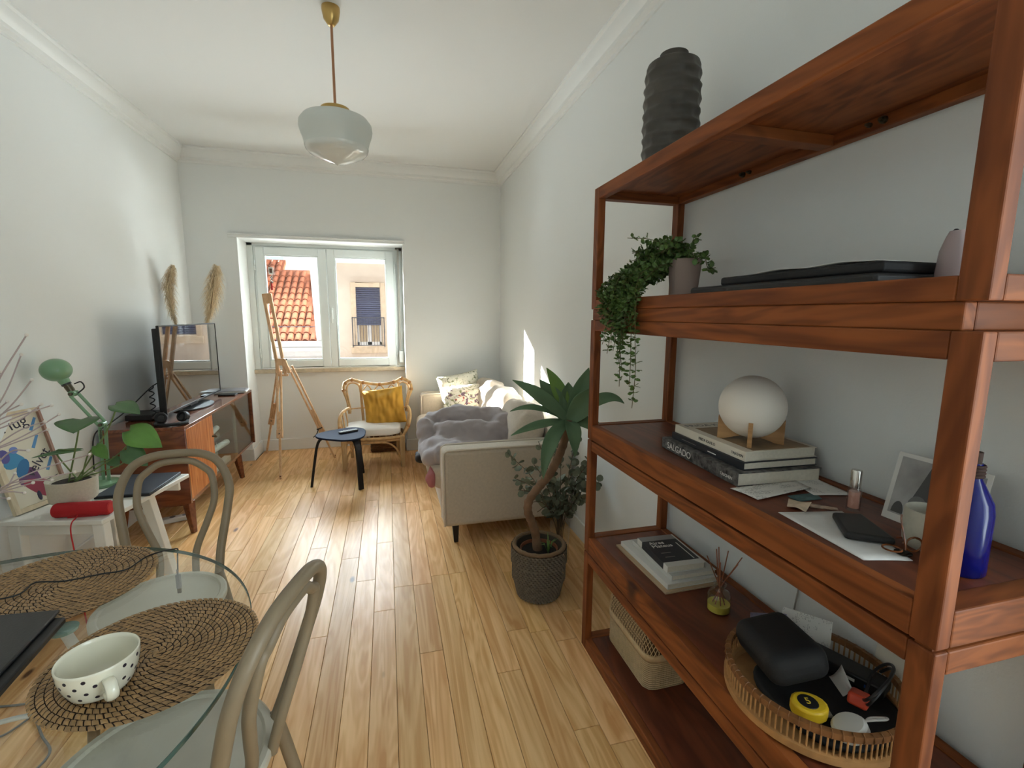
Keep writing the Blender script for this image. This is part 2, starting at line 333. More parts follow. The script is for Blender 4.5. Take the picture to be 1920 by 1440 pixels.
# strap of the roller blind
b = MB().bar((.135, 5.47, 2.215), (.135, 5.47, 1.08), .02, .004, up=(0, 1, 0)); obj('blind_strap', b, mat('strap_grey', (178, 176, 168), .8), win)
b = MB().box(.118, .172, 5.44, 5.492, .955, 1.09); obj('strap_winder', b, M_upvc, win, bevel=.008)
b = MB().box(.108, .168, 5.462, 5.49, 2.205, 2.218); obj('strap_slot', b, mat('slot_dark', (70, 66, 60), .8), win)
# a socket on the right wall low by the shelf end
# ================================================================== OUTSIDE
M_fac = mat('cream_render', (214, 198, 180), rough=.9, var=.05, vscale=3)
M_white = mat('white_render', (224, 222, 220), rough=.9, var=.03, vscale=3)
M_grey = mat('grey_render', (196, 198, 200), rough=.9, var=.05)
M_tile = mat('terracotta_tile', (176, 112, 86), rough=.95, spec=.1, var=.2, vscale=5)
M_stone = mat('stone_surround', (206, 182, 154), rough=.85, var=.12, vscale=9)
M_shut = mat('blue_grey_shutter', (78, 82, 108), rough=.6)
M_iron = mat('iron_rail', (72, 72, 82), rough=.5, metal=.3)
M_curt = mat('beige_curtain', (196, 178, 150), rough=.9)
M_street = mat('street_paving', (84, 82, 80), rough=.9)
M_outer = mat('dark_bounce_cladding', (92, 80, 72), rough=.9)
struct('outer_bounce_cladding', MB().box(-6, JL, 5.76, 5.82, -7, 6).box(JR, 6, 5.76, 5.82, -7, 6).box(JL, JR, 5.76, 5.82, HD, 6).box(JL, JR, 5.76, 5.82, -7, .866), M_outer, smooth=0)  # added unseen dark slab, dims light bounced onto the house opposite
struct('street', MB().box(-14, 14, 5.8, 40, -7.2, -7), M_street)
nh = thing('neighbour_house', 'cream house across the street with a shuttered window and stone surround', 'building', (2, 15, -7))
b = MB(); FY = 15.0
# facade with two window openings
ops = [(-.89, -.18, .56, 2.29), (2.15, 3.0, .9, 2.7)]
xs = [-1.86, -.89, -.18, 2.15, 3.0, 9.0]
b.box(-1.82, 9, FY + .16, FY + 6, -7, 3.0)
b.box(-1.82, xs[1], FY, FY + .16, -7, 3.0).box(xs[2], xs[3], FY, FY + .16, -7, 3.0).box(xs[4], xs[5], FY, FY + .16, -7, 3.0)
for (x0, x1, z0, z1) in ops: b.box(x0, x1, FY, FY + .16, -7, z0).box(x0, x1, FY, FY + .16, z1, 3.0)
obj('wall', b, M_fac, nh, smooth=0)
obj('cornice', MB().box(-1.82, 9, FY - .12, FY + .1, 2.98, 3.09).box(-1.82, 9, FY - .2, FY + .1, 3.09, 3.2).box(-1.82, 9, FY - .05, FY + .1, 3.2, 5.2), M_white, nh, smooth=0)
for k, (x0, x1, z0, z1) in enumerate(ops):
    s = .135
    su = MB().box(x0 - s, x0, FY - .05, FY + .1, z0 - .03, z1 + s).box(x1, x1 + s, FY - .05, FY + .1, z0 - .03, z1 + s).box(x0, x1, FY - .05, FY + .1, z1, z1 + s).box(x0 - s - .04, x1 + s + .04, FY - .09, FY + .1, z0 - .24, z0 - .03)
    wo = obj('window', su, M_stone, nh, smooth=0, bevel=.008)
    wz = z0 + .6 if k == 0 else z0 + .02
    fw = MB(); xm = (x0 + x1) / 2
    for a0, a1 in ((x0, xm), (xm, x1)): fw.box(a0, a0 + .06, FY + .1, FY + .15, z0, z1).box(a1 - .06, a1, FY + .1, FY + .15, z0, z1).box(a0, a1, FY + .1, FY + .15, z0, z0 + .09)
    obj('window_frame', fw, M_white, wo, smooth=0)
    for a0, a1 in ((x0 + .06, xm - .06), (xm + .06, x1 - .06)):
        obj('curtain', MB().grid(lambda u, v, a0=a0, a1=a1: (lerp(a0, a1, u), FY + .148 + .006 * math.sin(u * 22), lerp(z0, z1, v)), 24, 2), M_curt, wo)
    z = wz
    n = int((z1 - wz) / .06)
    for i in range(n):   # each slat of the roller shutter
        zz = wz + i * (z1 - wz) / n
        sb = MB().prism([(0, 0), (.018, .008), (.018, (z1 - wz) / n - .008), (0, (z1 - wz) / n - .003)], (x1 - x0, 0, 0), o=(x0, FY + .07, zz), u=(0, -1, 0), v=(0, 0, 1)); obj('slat', sb, M_shut, wo, smooth=0)
    if k == 0:
        rl = MB().box(x0 - .13, x1 + .1, FY - .16, FY - .13, 1.375, 1.4).box(x0 - .13, x1 + .1, FY - .16, FY - .13, .55, .57)
        for xx in (x0 - .13, x1 + .075): rl.box(xx, xx + .025, FY - .16, FY - .13, .5, 1.4).box(xx, xx + .025, FY - .16, FY, 1.375, 1.4).box(xx, xx + .025, FY - .16, FY, .55, .57)
        ra = obj('railing', rl, M_iron, nh, smooth=0)
        for i in range(11):
            xx = lerp(x0 - .05, x1 + .02, i / 10); obj('baluster', MB().box(xx, xx + .012, FY - .152, FY - .14, .56, 1.38), M_iron, ra, smooth=0)
# ---- house with the tiled roof
rh = thing('tiled_house', 'lower house across the street with orange barrel tile roof and white eaves', 'building', (-3.1, 15.2, -7))
obj('wall', MB().box(-4.6, -1.84, 15.1, 21, -7, .25), M_white, rh, smooth=0)
ev = MB().box(-4.7, -1.83, 14.95, 15.3, .25, .4).box(-4.7, -1.83, 14.88, 15.3, .4, .52).box(-4.7, -1.83, 14.82, 15.3, .54, .70)
obj('eaves_cornice', ev, M_white, rh, smooth=0)
ang = R_(35); ca, sa = math.cos(ang), math.sin(ang)
Rf = lambda x, s, h: (x, 15.0 + s * ca - h * sa, .72 + s * sa + h * ca)
def slab(x0, x1, s0, s1, h0, h1):
    m = MB(); c = [Rf(x, s, h) for h in (h0, h1) for (x, s) in ((x0, s0), (x1, s0), (x1, s1), (x0, s1))]
    return m.add(c, [(0, 3, 2, 1), (4, 5, 6, 7), (0, 1, 5, 4), (1, 2, 6, 5), (2, 3, 7, 6), (3, 0, 4, 7)])
def quad_slab(p, h0, h1):
    m = MB(); c = [Rf(x, s, h) for h in (h0, h1) for (x, s) in p]; n = len(p)
    return m.add(c, [tuple(range(n - 1, -1, -1)), tuple(range(n, 2 * n))] + [(i, (i + 1) % n, n + (i + 1) % n, n + i) for i in range(n)])
roof = obj('roof', quad_slab([(-4.6, 0), (-2.02, 0), (-2.58, 4.02), (-3.46, 4.02), (-3.46, 4.7), (-4.6, 4.7)], -.15, -.02), M_tile, rh, smooth=0)
obj('firewall', quad_slab([(-2.02, -.1), (-1.83, -.1), (-2.16, 4.6), (-2.66, 4.6)], -.3, .16), M_white, rh, smooth=0)
# one barrel tile, shared
tl = MB(); n = 6; W_ = .21; LN = .39
def tilep(r, s, k, t):
    a = PI * k / n; return (r * math.cos(a), s, r * .75 * math.sin(a) + t)
vs = []
for s, r, t in ((0, .085, .03), (LN, .072, .0)):
    for k in range(n + 1): vs.append(tilep(r, s, k, t))
fs = [(k, k + 1, n + 2 + k, n + 1 + k) for k in range(n)]
for s, r, t in ((0, .07, .03),):
    for k in range(n + 1): vs.append(tilep(r, s, k, t))
q = 2 * (n + 1); fs += [(k + 1, k, q + k, q + k + 1) for k in range(n)]
# side gutters of the tile
g = len(vs); vs += [(-.125, 0, .005), (.125, 0, .005), (.125, LN, -.02), (-.125, LN, -.02)]; fs.append((g, g + 1, g + 2, g + 3))
tl.add(vs, fs); tme = mesh_of(tl, 50); tme.materials.append(M_tile)
Rx = Matrix.Rotation(ang, 4, 'X'); inv = MW[roof.name].inverted()
for c in range(12):
    for r in range(14):
        xx = -2.14 - c * W_
        s_ = r * .352
        if r > 12 or (r > 10 and xx > -3.5) or xx > -2.12 - s_ * .139 : continue
        if xx < -4.5: continue
        t = bpy.data.objects.new('roof_tile', tme); COL.objects.link(t); t.parent = roof
        t.matrix_basis = inv @ Matrix.Translation(Rf(xx, r * .352 - .05, 0)) @ Rx
obj('roof_railing', MB().tube([(-4.2, 14.9, 1.12), (-2.05, 14.9, 1.12)], .012, 6).tube([(-3.1, 14.9, 1.12), (-3.1, 14.9, .5)], .012, 6), M_iron, rh)
gh = obj('grey_house', MB().box(-3.97, -2.3, 21.2, 24, -7, 6.5), M_grey, smooth=0); tag(gh, 'plain grey rendered wall rising behind the tiled roof', 'building')
# ================================================================== SHELVING UNIT
def cushion0(c, r):
    b = MB(); b.ball(c, r, 32, 14, .7); b.v = [p + Vector((0, 0, .006 * noise.noise(p * 22) if p.z > c[2] else 0)) for p in b.v]; return b
M_teak = wood('red_brown_wood', (104, 53, 24), (146, 82, 40), axis='Y', fine=26, along=1.8, rough=.55, spec=.25, vary=.08, knots=True, dark=(70, 34, 20))
M_teakz = wood('red_brown_wood_upright', (102, 52, 24), (140, 78, 39), axis='Z', fine=30, along=2.0, rough=.55, spec=.25, vary=.08)
M_teakx = wood('red_brown_wood_cross', (100, 52, 24), (138, 77, 38), axis='X', fine=30, along=2.0, rough=.55, spec=.25, vary=.06)
M_teakp = wood('dark_red_wood_panel', (88, 44, 28), (120, 62, 38), axis='Y', fine=22, along=1.5, rough=.38, spec=.4, vary=.05)
M_bolt = mat('bolt_metal', (90, 85, 70), .35, metal=.8)
SX0, SX1, SY0, SY1 = .822, 1.21, .48, 1.83; PX, PY = .03, .042
sh = thing('shelving_unit', 'tall open shelving unit of red-brown wood stacked in four tiers along the wall', 'shelf', (1.016, 1.155, 0))
def tier(z0, z1, low, high, panel=True, top_panel=False):
    for (x0, x1) in ((SX0, SX0 + PX), (SX1 - PX, SX1)):
        for (y0, y1) in ((SY0, SY0 + PY), (SY1 - PY, SY1)):
            obj('post', MB().box(x0, x1, y0, y1, z0, z1), M_teakz, sh, bevel=.003, smooth=0)
        obj('rail', MB().box(x0, x1, SY0 + PY, SY1 - PY, z0, z0 + low), M_teak, sh, bevel=.003, smooth=0)
        obj('rail', MB().box(x0, x1, SY0 + PY, SY1 - PY, z1 - high, z1), M_teak, sh, bevel=.003, smooth=0)
    for (y0, y1) in ((SY0, SY0 + PY), (SY1 - PY, SY1)):
        obj('side_rail', MB().box(SX0 + PX, SX1 - PX, y0, y1, z0, z0 + low), M_teakx, sh, bevel=.003, smooth=0)
        obj('side_rail', MB().box(SX0 + PX, SX1 - PX, y0, y1, z1 - high, z1), M_teakx, sh, bevel=.003, smooth=0)
    obj('shelf_board', MB().box(SX0 + PX + .0015, SX1 - PX - .0015, SY0 + PY + .0015, SY1 - PY - .0015, z0 + low - .02, z0 + low - .003), M_teakp, sh, bevel=.0015, smooth=0)
    if top_panel:
        obj('top_board', MB().box(SX0 + PX + .001, SX1 - PX - .001, SY0 + PY + .001, SY1 - PY - .001, z1 - .016, z1 - .002), M_teak, sh, smooth=0)
        obj('cross_rail', MB().box(SX0 + PX, SX1 - PX, 1.085, 1.13, z1 - high, z1 - .016), M_teakx, sh, bevel=.002, smooth=0)
tier(0, .46, .05, .042); tier(.4655, .97, .07, .042); tier(.9755, 1.48, .065, .044); tier(1.524, 2.0, .038, .044, top_panel=True)
for z in (.46, .97): # pegs between the tiers
    for (x0, x1) in ((SX0 + .005, SX0 + PX - .005), (SX1 - PX + .005, SX1 - .005)):
        for y0 in (SY0 + .008, SY1 - PY + .008): obj('peg', MB().box(x0, x1, y0, y0 + .026, z - .002, z + .0075), M_teakz, sh, smooth=0)
b = MB(); i = .012
for (x0, x1) in ((SX0 + .004, SX0 + PX), (SX1 - PX, SX1 - .004)): obj('spacer_rail', MB().box(x0, x1, SY0 + .03, SY1 - .008, 1.48, 1.524), M_teak, sh, bevel=.003, smooth=0)
for (y0, y1) in ((SY0 + .03, SY0 + .06), (SY1 - .04, SY1 - .008)): obj('spacer_rail', MB().box(SX0 + PX, SX1 - PX, y0, y1, 1.48, 1.524), M_teakx, sh, bevel=.003, smooth=0)
for yb in (.95, .985, 1.42, 1.39):
    r = .009 if yb in (.95, 1.42) else .006
    obj('bolt', MB().tube([(SX1 - PX, yb, 1.972), (SX1 - PX - .008, yb, 1.972)], r, 10).tube([(SX1 - PX - .008, yb, 1.972), (SX1 - PX - .016, yb, 1.972)], r * .6, 6), M_bolt, sh)
for yb in (1.0, 1.45, .62): obj('screw', MB().tube([(SX0 + .012, yb + .13, 1.0385), (SX0 + .012, yb + .13, 1.0405)], .003, 8), M_bolt, sh)
ZA, ZB, ZC, ZD = 1.559, 1.0375, .5325, .047
# ------------------------------------------------------------------ top: hammered dark vase
M_ham = mat('dark_hammered_ceramic', (70, 66, 60), .45, var=.25, vscale=14, bump=.15, bscale=60)
pr = []; NZ = 56
for k in range(NZ + 1):
    z = k / NZ * .36; r = .094 + .004 * math.sin(z / .36 * PI)
    pr.append((r * (1 if k > 1 else .96), z))
pr = [(0, 0)] + pr + [(.088, .372), (.07, .382), (.05, .387), (.044, .392), (.043, .402), (.048, .408), (.044, .408), (.038, .398), (.036, .37), (.06, .3), (0, .29)]
def ham(a, z):
    if z > .37: return 1
    row = z / .042; ri = math.floor(row); fz = row - ri; ca_ = a / (2 * PI) * 9 + .5 * (ri % 2) + .3 * noise.noise((ri, 1, 2)); fa = ca_ - math.floor(ca_)
    return 1 + .035 - .105 * (1 - (2 * fz - 1) ** 2) * (1 - .45 * (2 * fa - 1) ** 2) + .02 * noise.noise((math.cos(a) * 3, math.sin(a) * 3, z * 20))
v = obj('ceramic_vase', MB().lathe(pr, 90, (1.005, 1.6, 1.999), ham), M_ham, smooth=80); tag(v, 'dark hammered ceramic vase standing on top of the wooden shelving unit', 'vase')
# ------------------------------------------------------------------ trailing plant
M_leaf = mat('glossy_green_leaf', (82, 110, 54), .4, var=.35, vscale=30)
M_stem = mat('brown_green_stem', (92, 88, 52), .6)
M_pinkpot = mat('pinkish_grey_pot', (166, 146, 136), .7, bump=.1)
tp = thing('trailing_plant', 'small-leaved trailing plant in a pinkish pot cascading over the shelf rail', 'plant', (1.0, 1.46, ZA))
obj('pot', MB().lathe([(0, 0), (.044, 0), (.056, .13), (.0575, .132), (.053, .132), (.05, .115), (0, .113)], 36, (1.0, 1.46, ZA)), M_pinkpot, tp)
obj('soil', MB().lathe([(0, 0), (.05, 0), (0, .006)], 20, (1.0, 1.46, ZA + .114)), mat('dark_soil', (46, 36, 28), .95, bump=.5, bscale=300), tp)
fo = MB(); st = MB(); rg = random.Random(5)
def leaf(mb, p, d, n, L_, W_2):
    d = Vector(d).normalized(); n = (Vector(n) - d * d.dot(Vector(n))); n = n.normalized() if n.length > 1e-5 else d.orthogonal().normalized(); s = d.cross(n); p = Vector(p)
    mb.add([p, p + d * L_ * .35 + s * W_2 - n * W_2 * .25, p + d * L_ * .8 + s * W_2 * .75, p + d * L_ - n * L_ * .1, p + d * L_ * .8 - s * W_2 * .75, p + d * L_ * .35 - s * W_2 - n * W_2 * .25, p + d * L_ * .55 + n * W_2 * .15],
           [(0, 1, 6), (1, 2, 6), (2, 3, 6), (3, 4, 6), (4, 5, 6), (5, 0, 6)])
def vine(pts, step=.0105, L0=.0175):
    path = bez(pts, 26); st.tube(path[::2] + [path[-1]], .0012, 5)
    acc = 0
    for a, c in zip(path, path[1:]):
        acc += (c - a).length
        while acc > step:
            acc -= step; t = (c - a).normalized()
            for sgn in (0, 1):
                d = Vector((rg.gauss(0, 1), rg.gauss(0, 1), rg.gauss(.1, .8))); d -= t * d.dot(t) * .6; d.normalize()
                leaf(fo, a + d * .002, d, (rg.gauss(0, .6), rg.gauss(0, .6), 1), L0 * rg.uniform(.8, 1.35), L0 * rg.uniform(.35, .5))
P0 = Vector((1.0, 1.46, ZA + .12))
for k in range(52):   # bushy crown leaning over the pot's far side
    a = rg.uniform(0, 2 * PI); q = P0 + Vector((rg.uniform(-.04, .03), rg.uniform(-.03, .04), 0))
    e = q + Vector((-.06 + rg.gauss(0, .055), .06 + rg.gauss(0, .06), rg.uniform(-.02, .085)))
    vine([q, (q + e) / 2 + Vector((0, 0, .03)), e])
for k in range(48):   # stems spilling down over the front rail
    q = P0 + Vector((-.03, .02, 0)); y1 = rg.uniform(1.44, 1.68); zdrop = rg.uniform(1.43, 1.60) if k > 7 else rg.uniform(1.30, 1.42)
    m1 = Vector((rg.uniform(.88, .94), lerp(q.y, y1, .55) + .02, ZA + rg.uniform(.06, .15))); m2 = Vector((rg.uniform(.815, .85), y1, ZA + rg.uniform(.02, .09)))
    vine([q, m1, m2, Vector((.80 + rg.uniform(-.012, .006), y1 + rg.uniform(-.02, .02), (ZA + zdrop) / 2)), Vector((.80 + rg.uniform(-.012, .006), y1 + rg.uniform(-.02, .03), zdrop))])
for y1, zd in ((1.405, 1.19), (1.43, 1.26), (1.50, 1.25), (1.53, 1.36)):
    vine([P0 + Vector((-.03, 0, 0)), (.88, (1.46 + y1) / 2, ZA + .1), (.812, y1 + .03, ZA + .02), (.795, y1 + .01, 1.45), (.79, y1 + rg.uniform(-.02, .02), (1.45 + zd) / 2), (.79, y1, zd)], step=.0125)
vine([P0 + Vector((.02, -.03, 0)), (1.0, 1.36, 1.70), (.98, 1.31, 1.65), (.97, 1.26, 1.645)]); vine([P0, (.98, 1.39, 1.75), (.97, 1.36, 1.745)])
obj('foliage', fo, M_leaf, tp, smooth=0, kind='stuff', label='dense small rounded green leaves'); obj('stems', st, M_stem, tp)
# ------------------------------------------------------------------ black folders and glass candle on the tier with the plant
M_blk = mat('black_plastic', (26, 26, 28), .45); M_blk2 = mat('black_matt', (24, 24, 26), .7, bump=.1)
M_paper = mat('white_paper', (226, 224, 218), .8)
f1 = obj('portfolio_case', MB().box(.86, 1.165, .675, 1.225, ZA - .003, ZA + .022), M_blk, bevel=.008); tag(f1, 'flat black portfolio case lying under another on the plant tier', 'case')
f2 = obj('portfolio_case', MB().box(.88, 1.17, .68, 1.12, ZA + .0225, ZA + .044), M_blk2, bevel=.006); tag(f2, 'thinner black portfolio case stacked under loose paper sheets', 'case')
f3 = obj('paper_sheet', MB().grid(lambda u, v: (lerp(.89, 1.16, u), lerp(.70, 1.0, v), ZA + .0465 + .004 * math.sin(v * 6) ** 2), 8, 20), M_paper, solid=.001); tag(f3, 'loose paper sheets on top of the black portfolio cases', 'paper')
M_pinkglass = mat('pink_glass', (214, 196, 196), .15, trans=.6, ior=1.3)
cdl = thing('candle_holder', 'small pale pink glass candle holder beside the black cases', 'candle holder', (1.0, .642, ZA))
obj('glass_body', MB().lathe([(0, 0), (.026, 0), (.028, .02), (.025, .06), (.018, .085), (.014, .095), (.012, .095), (.016, .08), (.022, .05), (.022, .01), (0, .008)], 28, (1.0, .642, ZA + .0)), M_pinkglass, cdl)
obj('wick', MB().tube(bez([(1.0, .642, ZA + .01), (1.0, .642, ZA + .085), (.998, .646, ZA + .098), (.994, .65, ZA + .094)], 10), .0016, 6), M_blk, cdl)
# ------------------------------------------------------------------ books
M_page = mat('book_pages', (214, 206, 190), .85, var=.06, vscale=120)
def book(name, label, c, L_, Wd, th, rz, cov, z, group=None, pages=M_page, title=None):
    """closed book: L_ along local y (spine on -x side), lying flat"""
    t = thing(name, label, 'book', (c[0], c[1], z), rz, group); k = .0022
    b = MB().box(-Wd / 2, Wd / 2, -L_ / 2, L_ / 2, 0, k).box(-Wd / 2, Wd / 2, -L_ / 2, L_ / 2, th - k, th).box(-Wd / 2, -Wd / 2 + k * 1.4, -L_ / 2, L_ / 2, k, th - k)
    obj('cover', b, cov, t, local=True, bevel=.0006); obj('pages', MB().box(-Wd / 2 + k * 1.4, Wd / 2 - .004, -L_ / 2 + .003, L_ / 2 - .003, k, th - k), pages, t, local=True, smooth=0)
    return t
def spine_text(t, s, size, m, y, z, Wd, sx=1.0):
    # read from the far end to the near end on the -x face
    return text_part('spine_lettering', s, size, m, t, MW[t.name] @ frame4((-Wd / 2 - .0002, y, z), (0, -1, 0), (0, 0, 1)), sx=sx)
def top_text(t, s, size, m, x, y, z, sx=1.0, name='cover_lettering', xd=(0, -1, 0), yd=(1, 0, 0)):
    return text_part(name, s, size, m, t, MW[t.name] @ frame4((x, y, z + .0002), xd, yd), sx=sx)
M_bw = mat('grey_photo_cover', (88, 86, 84), .5, var=.95, vscale=70)
M_dk = mat('dark_blue_black_cover', (38, 40, 46), .45); M_cream = mat('cream_cover', (222, 214, 198), .5)
M_ink = mat('black_ink', (32, 30, 30), .7); M_wink = mat('white_ink', (232, 230, 224), .6); M_gink = mat('grey_ink', (140, 136, 130), .7)
Zk = ZB + .0005
s1 = book('art_book', 'thick book with a grey photographic spine reading SALGADO, lowest of the pile', (1.055, 1.225), .40, .27, .038, R_(-3), M_bw, Zk, 'books under the globe lamp')
spine_text(s1, 'SALGADO', .031, M_wink, .165, .008, .27, 1.0); spine_text(s1, 'TASCHEN', .012, M_wink, -.125, .012, .27)
s2 = book('art_book', 'thin black book in the middle of the pile under the globe lamp', (1.07, 1.225), .36, .245, .022, R_(-2), M_dk, Zk + .0383, 'books under the globe lamp')
obj('spine_label', MB().box(-.1228, -.1224, -.06, -.02, .008, .011), M_wink, s2, local=True); obj('spine_label', MB().box(-.1228, -.1224, .04, .12, .010, .0115), M_gink, s2, local=True)
s3 = book('art_book', 'cream book reading FRIDA KAHLO on top of the pile, carrying the globe lamp', (1.075, 1.225), .345, .24, .028, R_(-1.5), M_cream, Zk + .0606, 'books under the globe lamp')
spine_text(s3, 'FRIDA KAHLO', .013, M_ink, .04, .009, .24); spine_text(s3, 'TASCHEN', .011, M_ink, -.115, .009, .24); top_text(s3, 'FRIDA KAHLO', .034, M_gink, -.105, .125, .028, xd=(1, 0, 0), yd=(0, 1, 0)).name = 'cover_lettering'
M_covpic = mat('brown_cover_picture', (150, 124, 92), .5, var=.4, vscale=16)
obj('cover_picture', MB().box(-.09, .105, -.165, .105, .028, .0284), M_covpic, s3, local=True)
# ------------------------------------------------------------------ globe lamp
M_opal = mat('opal_glass_matt', (236, 230, 220), .5, sss=.0)
M_oak = wood('oak_lamp_base', (150, 108, 62), (186, 142, 92), axis='X', fine=40, along=3, rough=.5)
gz = Zk + .0606 + .0286; gx, gy = 1.05, 1.155
gl = thing('globe_table_lamp', 'white opal globe lamp on a crossed wooden base standing on the books', 'lamp', (gx, gy, gz), R_(-42))
R0 = .093; cz = .012 + R0
obj('globe_shade', MB().ball((0, 0, cz), R0, 48, 32), M_opal, gl, local=True, smooth=180)
for ang2 in (0, PI / 2):
    hw = .09; hgt = .072; pts = [(-hw, 0), (-hw * .78, 0)] + [(lerp(-hw * .78, hw * .78, i / 10), .016 * math.sin(PI * i / 10)) for i in range(1, 10)] + [(hw * .78, 0), (hw, 0), (hw, hgt)]
    n = 14
    for i in range(n + 1):
        x_ = lerp(.082, -.082, i / n); pts.append((x_, cz - math.sqrt(max(0, (R0 + .0005) ** 2 - x_ ** 2))))
    pts.append((-hw, hgt))
    u = Vector((math.cos(ang2), math.sin(ang2), 0)); nn = Vector((-math.sin(ang2), math.cos(ang2), 0))
    obj('base_board', MB().prism(pts, nn * .012, o=-nn * .006, u=u, v=(0, 0, 1)), M_oak, gl, local=True, smooth=40)
# white cord of the lamp hanging down behind the shelf
cb = obj('lamp_cord', MB().tube(bez([(1.15, 1.1, Zk + .005), (1.19, 1.10, Zk + .006), (1.219, 1.1, 1.0), (1.222, 1.12, .85), (1.221, 1.09, .7), (1.221, 1.1, .56), (1.222, 1.11, .4), (1.208, 1.13, .13), (1.2055, 1.14, .05)], 40), .0028, 6), mat('cord_grey', (170, 164, 156), .6)); tag(cb, 'thin pale lamp cord hanging down the wall behind the shelves', 'cord')
# ------------------------------------------------------------------ papers and small things
def sheet(name, label, cat, pts, z, m, curl=.0, th=.0007, group=None):
    a, b_, c, d = [Vector((p[0], p[1], 0)) for p in pts]
    def fn(u, v):
        p = (a * (1 - u) + b_ * u) * (1 - v) + (d * (1 - u) + c * u) * v; p.z = z + curl * (u * u * v + .4 * math.sin(u * 3) ** 2 * (1 - v)); return p
    o = obj(name, MB().grid(fn, 10, 10), m, solid=th); tag(o, label, cat, group); return o
def printed(name, base, ink, lines, dark=.6, axis=0):
    """paper with lines of small print"""
    m = bpy.data.materials.new(name); m.use_nodes = True; nt = m.node_tree; N = nt.nodes.new; L = nt.links.new; b = nt.nodes['Principled BSDF']; b.inputs['Roughness'].default_value = .8
    tc = N('ShaderNodeTexCoord'); sp = N('ShaderNodeSeparateXYZ'); L(tc.outputs['Generated'], sp.inputs[0])
    w1 = N('ShaderNodeMath'); w1.operation = 'MULTIPLY'; w1.inputs[1].default_value = lines; L(sp.outputs[axis], w1.inputs[0]); w2 = N('ShaderNodeMath'); w2.operation = 'FRACT'; L(w1.outputs[0], w2.inputs[0]); w3 = N('ShaderNodeMath'); w3.operation = 'GREATER_THAN'; w3.inputs[1].default_value = .55; L(w2.outputs[0], w3.inputs[0])
    nz = N('ShaderNodeTexNoise'); nz.inputs['Scale'].default_value = 34; L(tc.outputs['Generated'], nz.inputs['Vector']); g = N('ShaderNodeMath'); g.operation = 'GREATER_THAN'; g.inputs[1].default_value = .5; L(nz.outputs[0], g.inputs[0])
    n2 = N('ShaderNodeTexNoise'); n2.inputs['Scale'].default_value = 3.1; L(tc.outputs['Generated'], n2.inputs['Vector']); g2 = N('ShaderNodeMath'); g2.operation = 'GREATER_THAN'; g2.inputs[1].default_value = .48; L(n2.outputs[0], g2.inputs[0])
    mu = N('ShaderNodeMath'); mu.operation = 'MULTIPLY'; L(w3.outputs[0], mu.inputs[0]); L(g.outputs[0], mu.inputs[1]); mv = N('ShaderNodeMath'); mv.operation = 'MULTIPLY'; L(mu.outputs[0], mv.inputs[0]); L(g2.outputs[0], mv.inputs[1]); ms = N('ShaderNodeMath'); ms.operation = 'MULTIPLY'; ms.inputs[1].default_value = dark; L(mv.outputs[0], ms.inputs[0])
    mx = N('ShaderNodeMix'); mx.data_type = 'RGBA'; L(ms.outputs[0], mx.inputs[0]); mx.inputs[6].default_value = srgb(*base); mx.inputs[7].default_value = srgb(*ink); L(mx.outputs[2], b.inputs['Base Color']); return m
M_print = printed('printed_letter', (222, 219, 212), (60, 56, 54), 26, .75, axis=1); M_print2 = printed('printed_leaflet', (228, 226, 220), (90, 86, 84), 34, .6, axis=1)
k = .974
sheet('letter', 'creased printed letter lying in front of the book pile', 'paper', [(.877, 1.02), (.89, .935), (1.085, .962), (1.10, 1.025)], Zk + .004, M_print, .004)
sheet('leaflet', 'folded white printed leaflet half under the letter by the wall', 'paper', [(1.06, .93), (1.16, .905), (1.175, 1.03), (1.09, 1.045)], Zk + .0022, M_print2, .0)
sheet('postcard', 'teal picture postcard tucked under the letter', 'postcard', [(.985, .905), (1.06, .905), (1.08, .945), (.99, .945)], Zk + .001, mat('teal_print', (64, 96, 98), .5, var=.5, vscale=40), .0)
sheet('torn_paper', 'crumpled beige paper scrap between the postcard and the envelope', 'paper', [(.93, .885), (.945, .845), (.985, .868), (.975, .925)], Zk + .003, mat('beige_paper', (206, 186, 160), .8, var=.2, vscale=40), .012)
sheet('flyer', 'narrow colour-printed flyer beside the beige paper scrap', 'flyer', [(.985, .868), (1.035, .838), (1.045, .85), (.995, .90)], Zk + .0012, mat('colour_print', (176, 150, 128), .5, var=.6, vscale=60), .0)
sheet('envelope', 'large white envelope lying at the shelf edge under the black wallet', 'envelope', [(.868, .642), (.958, .617), (1.035, .83), (.885, .865)], Zk + .0008, mat('white_envelope', (218, 216, 212), .75, var=.04, vscale=30), .002, th=.0012)
# nail polish
np_ = thing('nail_polish', 'bottle of pink nail polish with a silver cap standing on the papers tier', 'bottle', (1.072, .833, Zk))
obj('glass_bottle', MB().lathe([(0, 0), (.0135, 0), (.0145, .004), (.0145, .05), (.012, .058), (.007, .06), (0, .06)], 24, (1.072, .833, Zk)), glass('clear_bottle_glass', (.93, .9, .88), .08), np_)
obj('polish', MB().lathe([(0, .008), (.0115, .008), (.0118, .048), (0, .05)], 20, (1.072, .833, Zk)), mat('pink_polish', (206, 158, 142), .2), np_)
obj('cap', MB().lathe([(.0085, .056), (.0115, .058), (.0115, .098), (.0105, .101), (0, .101)], 24, (1.072, .833, Zk)), mat('silver_cap', (200, 196, 190), .18, metal=1), np_)
# wallet
b = MB(); wq = [(.972, .802), (1.03, .778), (.977, .662), (.905, .713)]
wl = obj('wallet', MB().prism(wq, (0, 0, .016), o=(0, 0, Zk + .0045), u=(1, 0, 0), v=(0, 1, 0)), mat('black_leather', (30, 30, 30), .42, bump=.3, bscale=500), bevel=.006, bseg=3); tag(wl, 'black leather wallet lying on the white envelope', 'wallet')
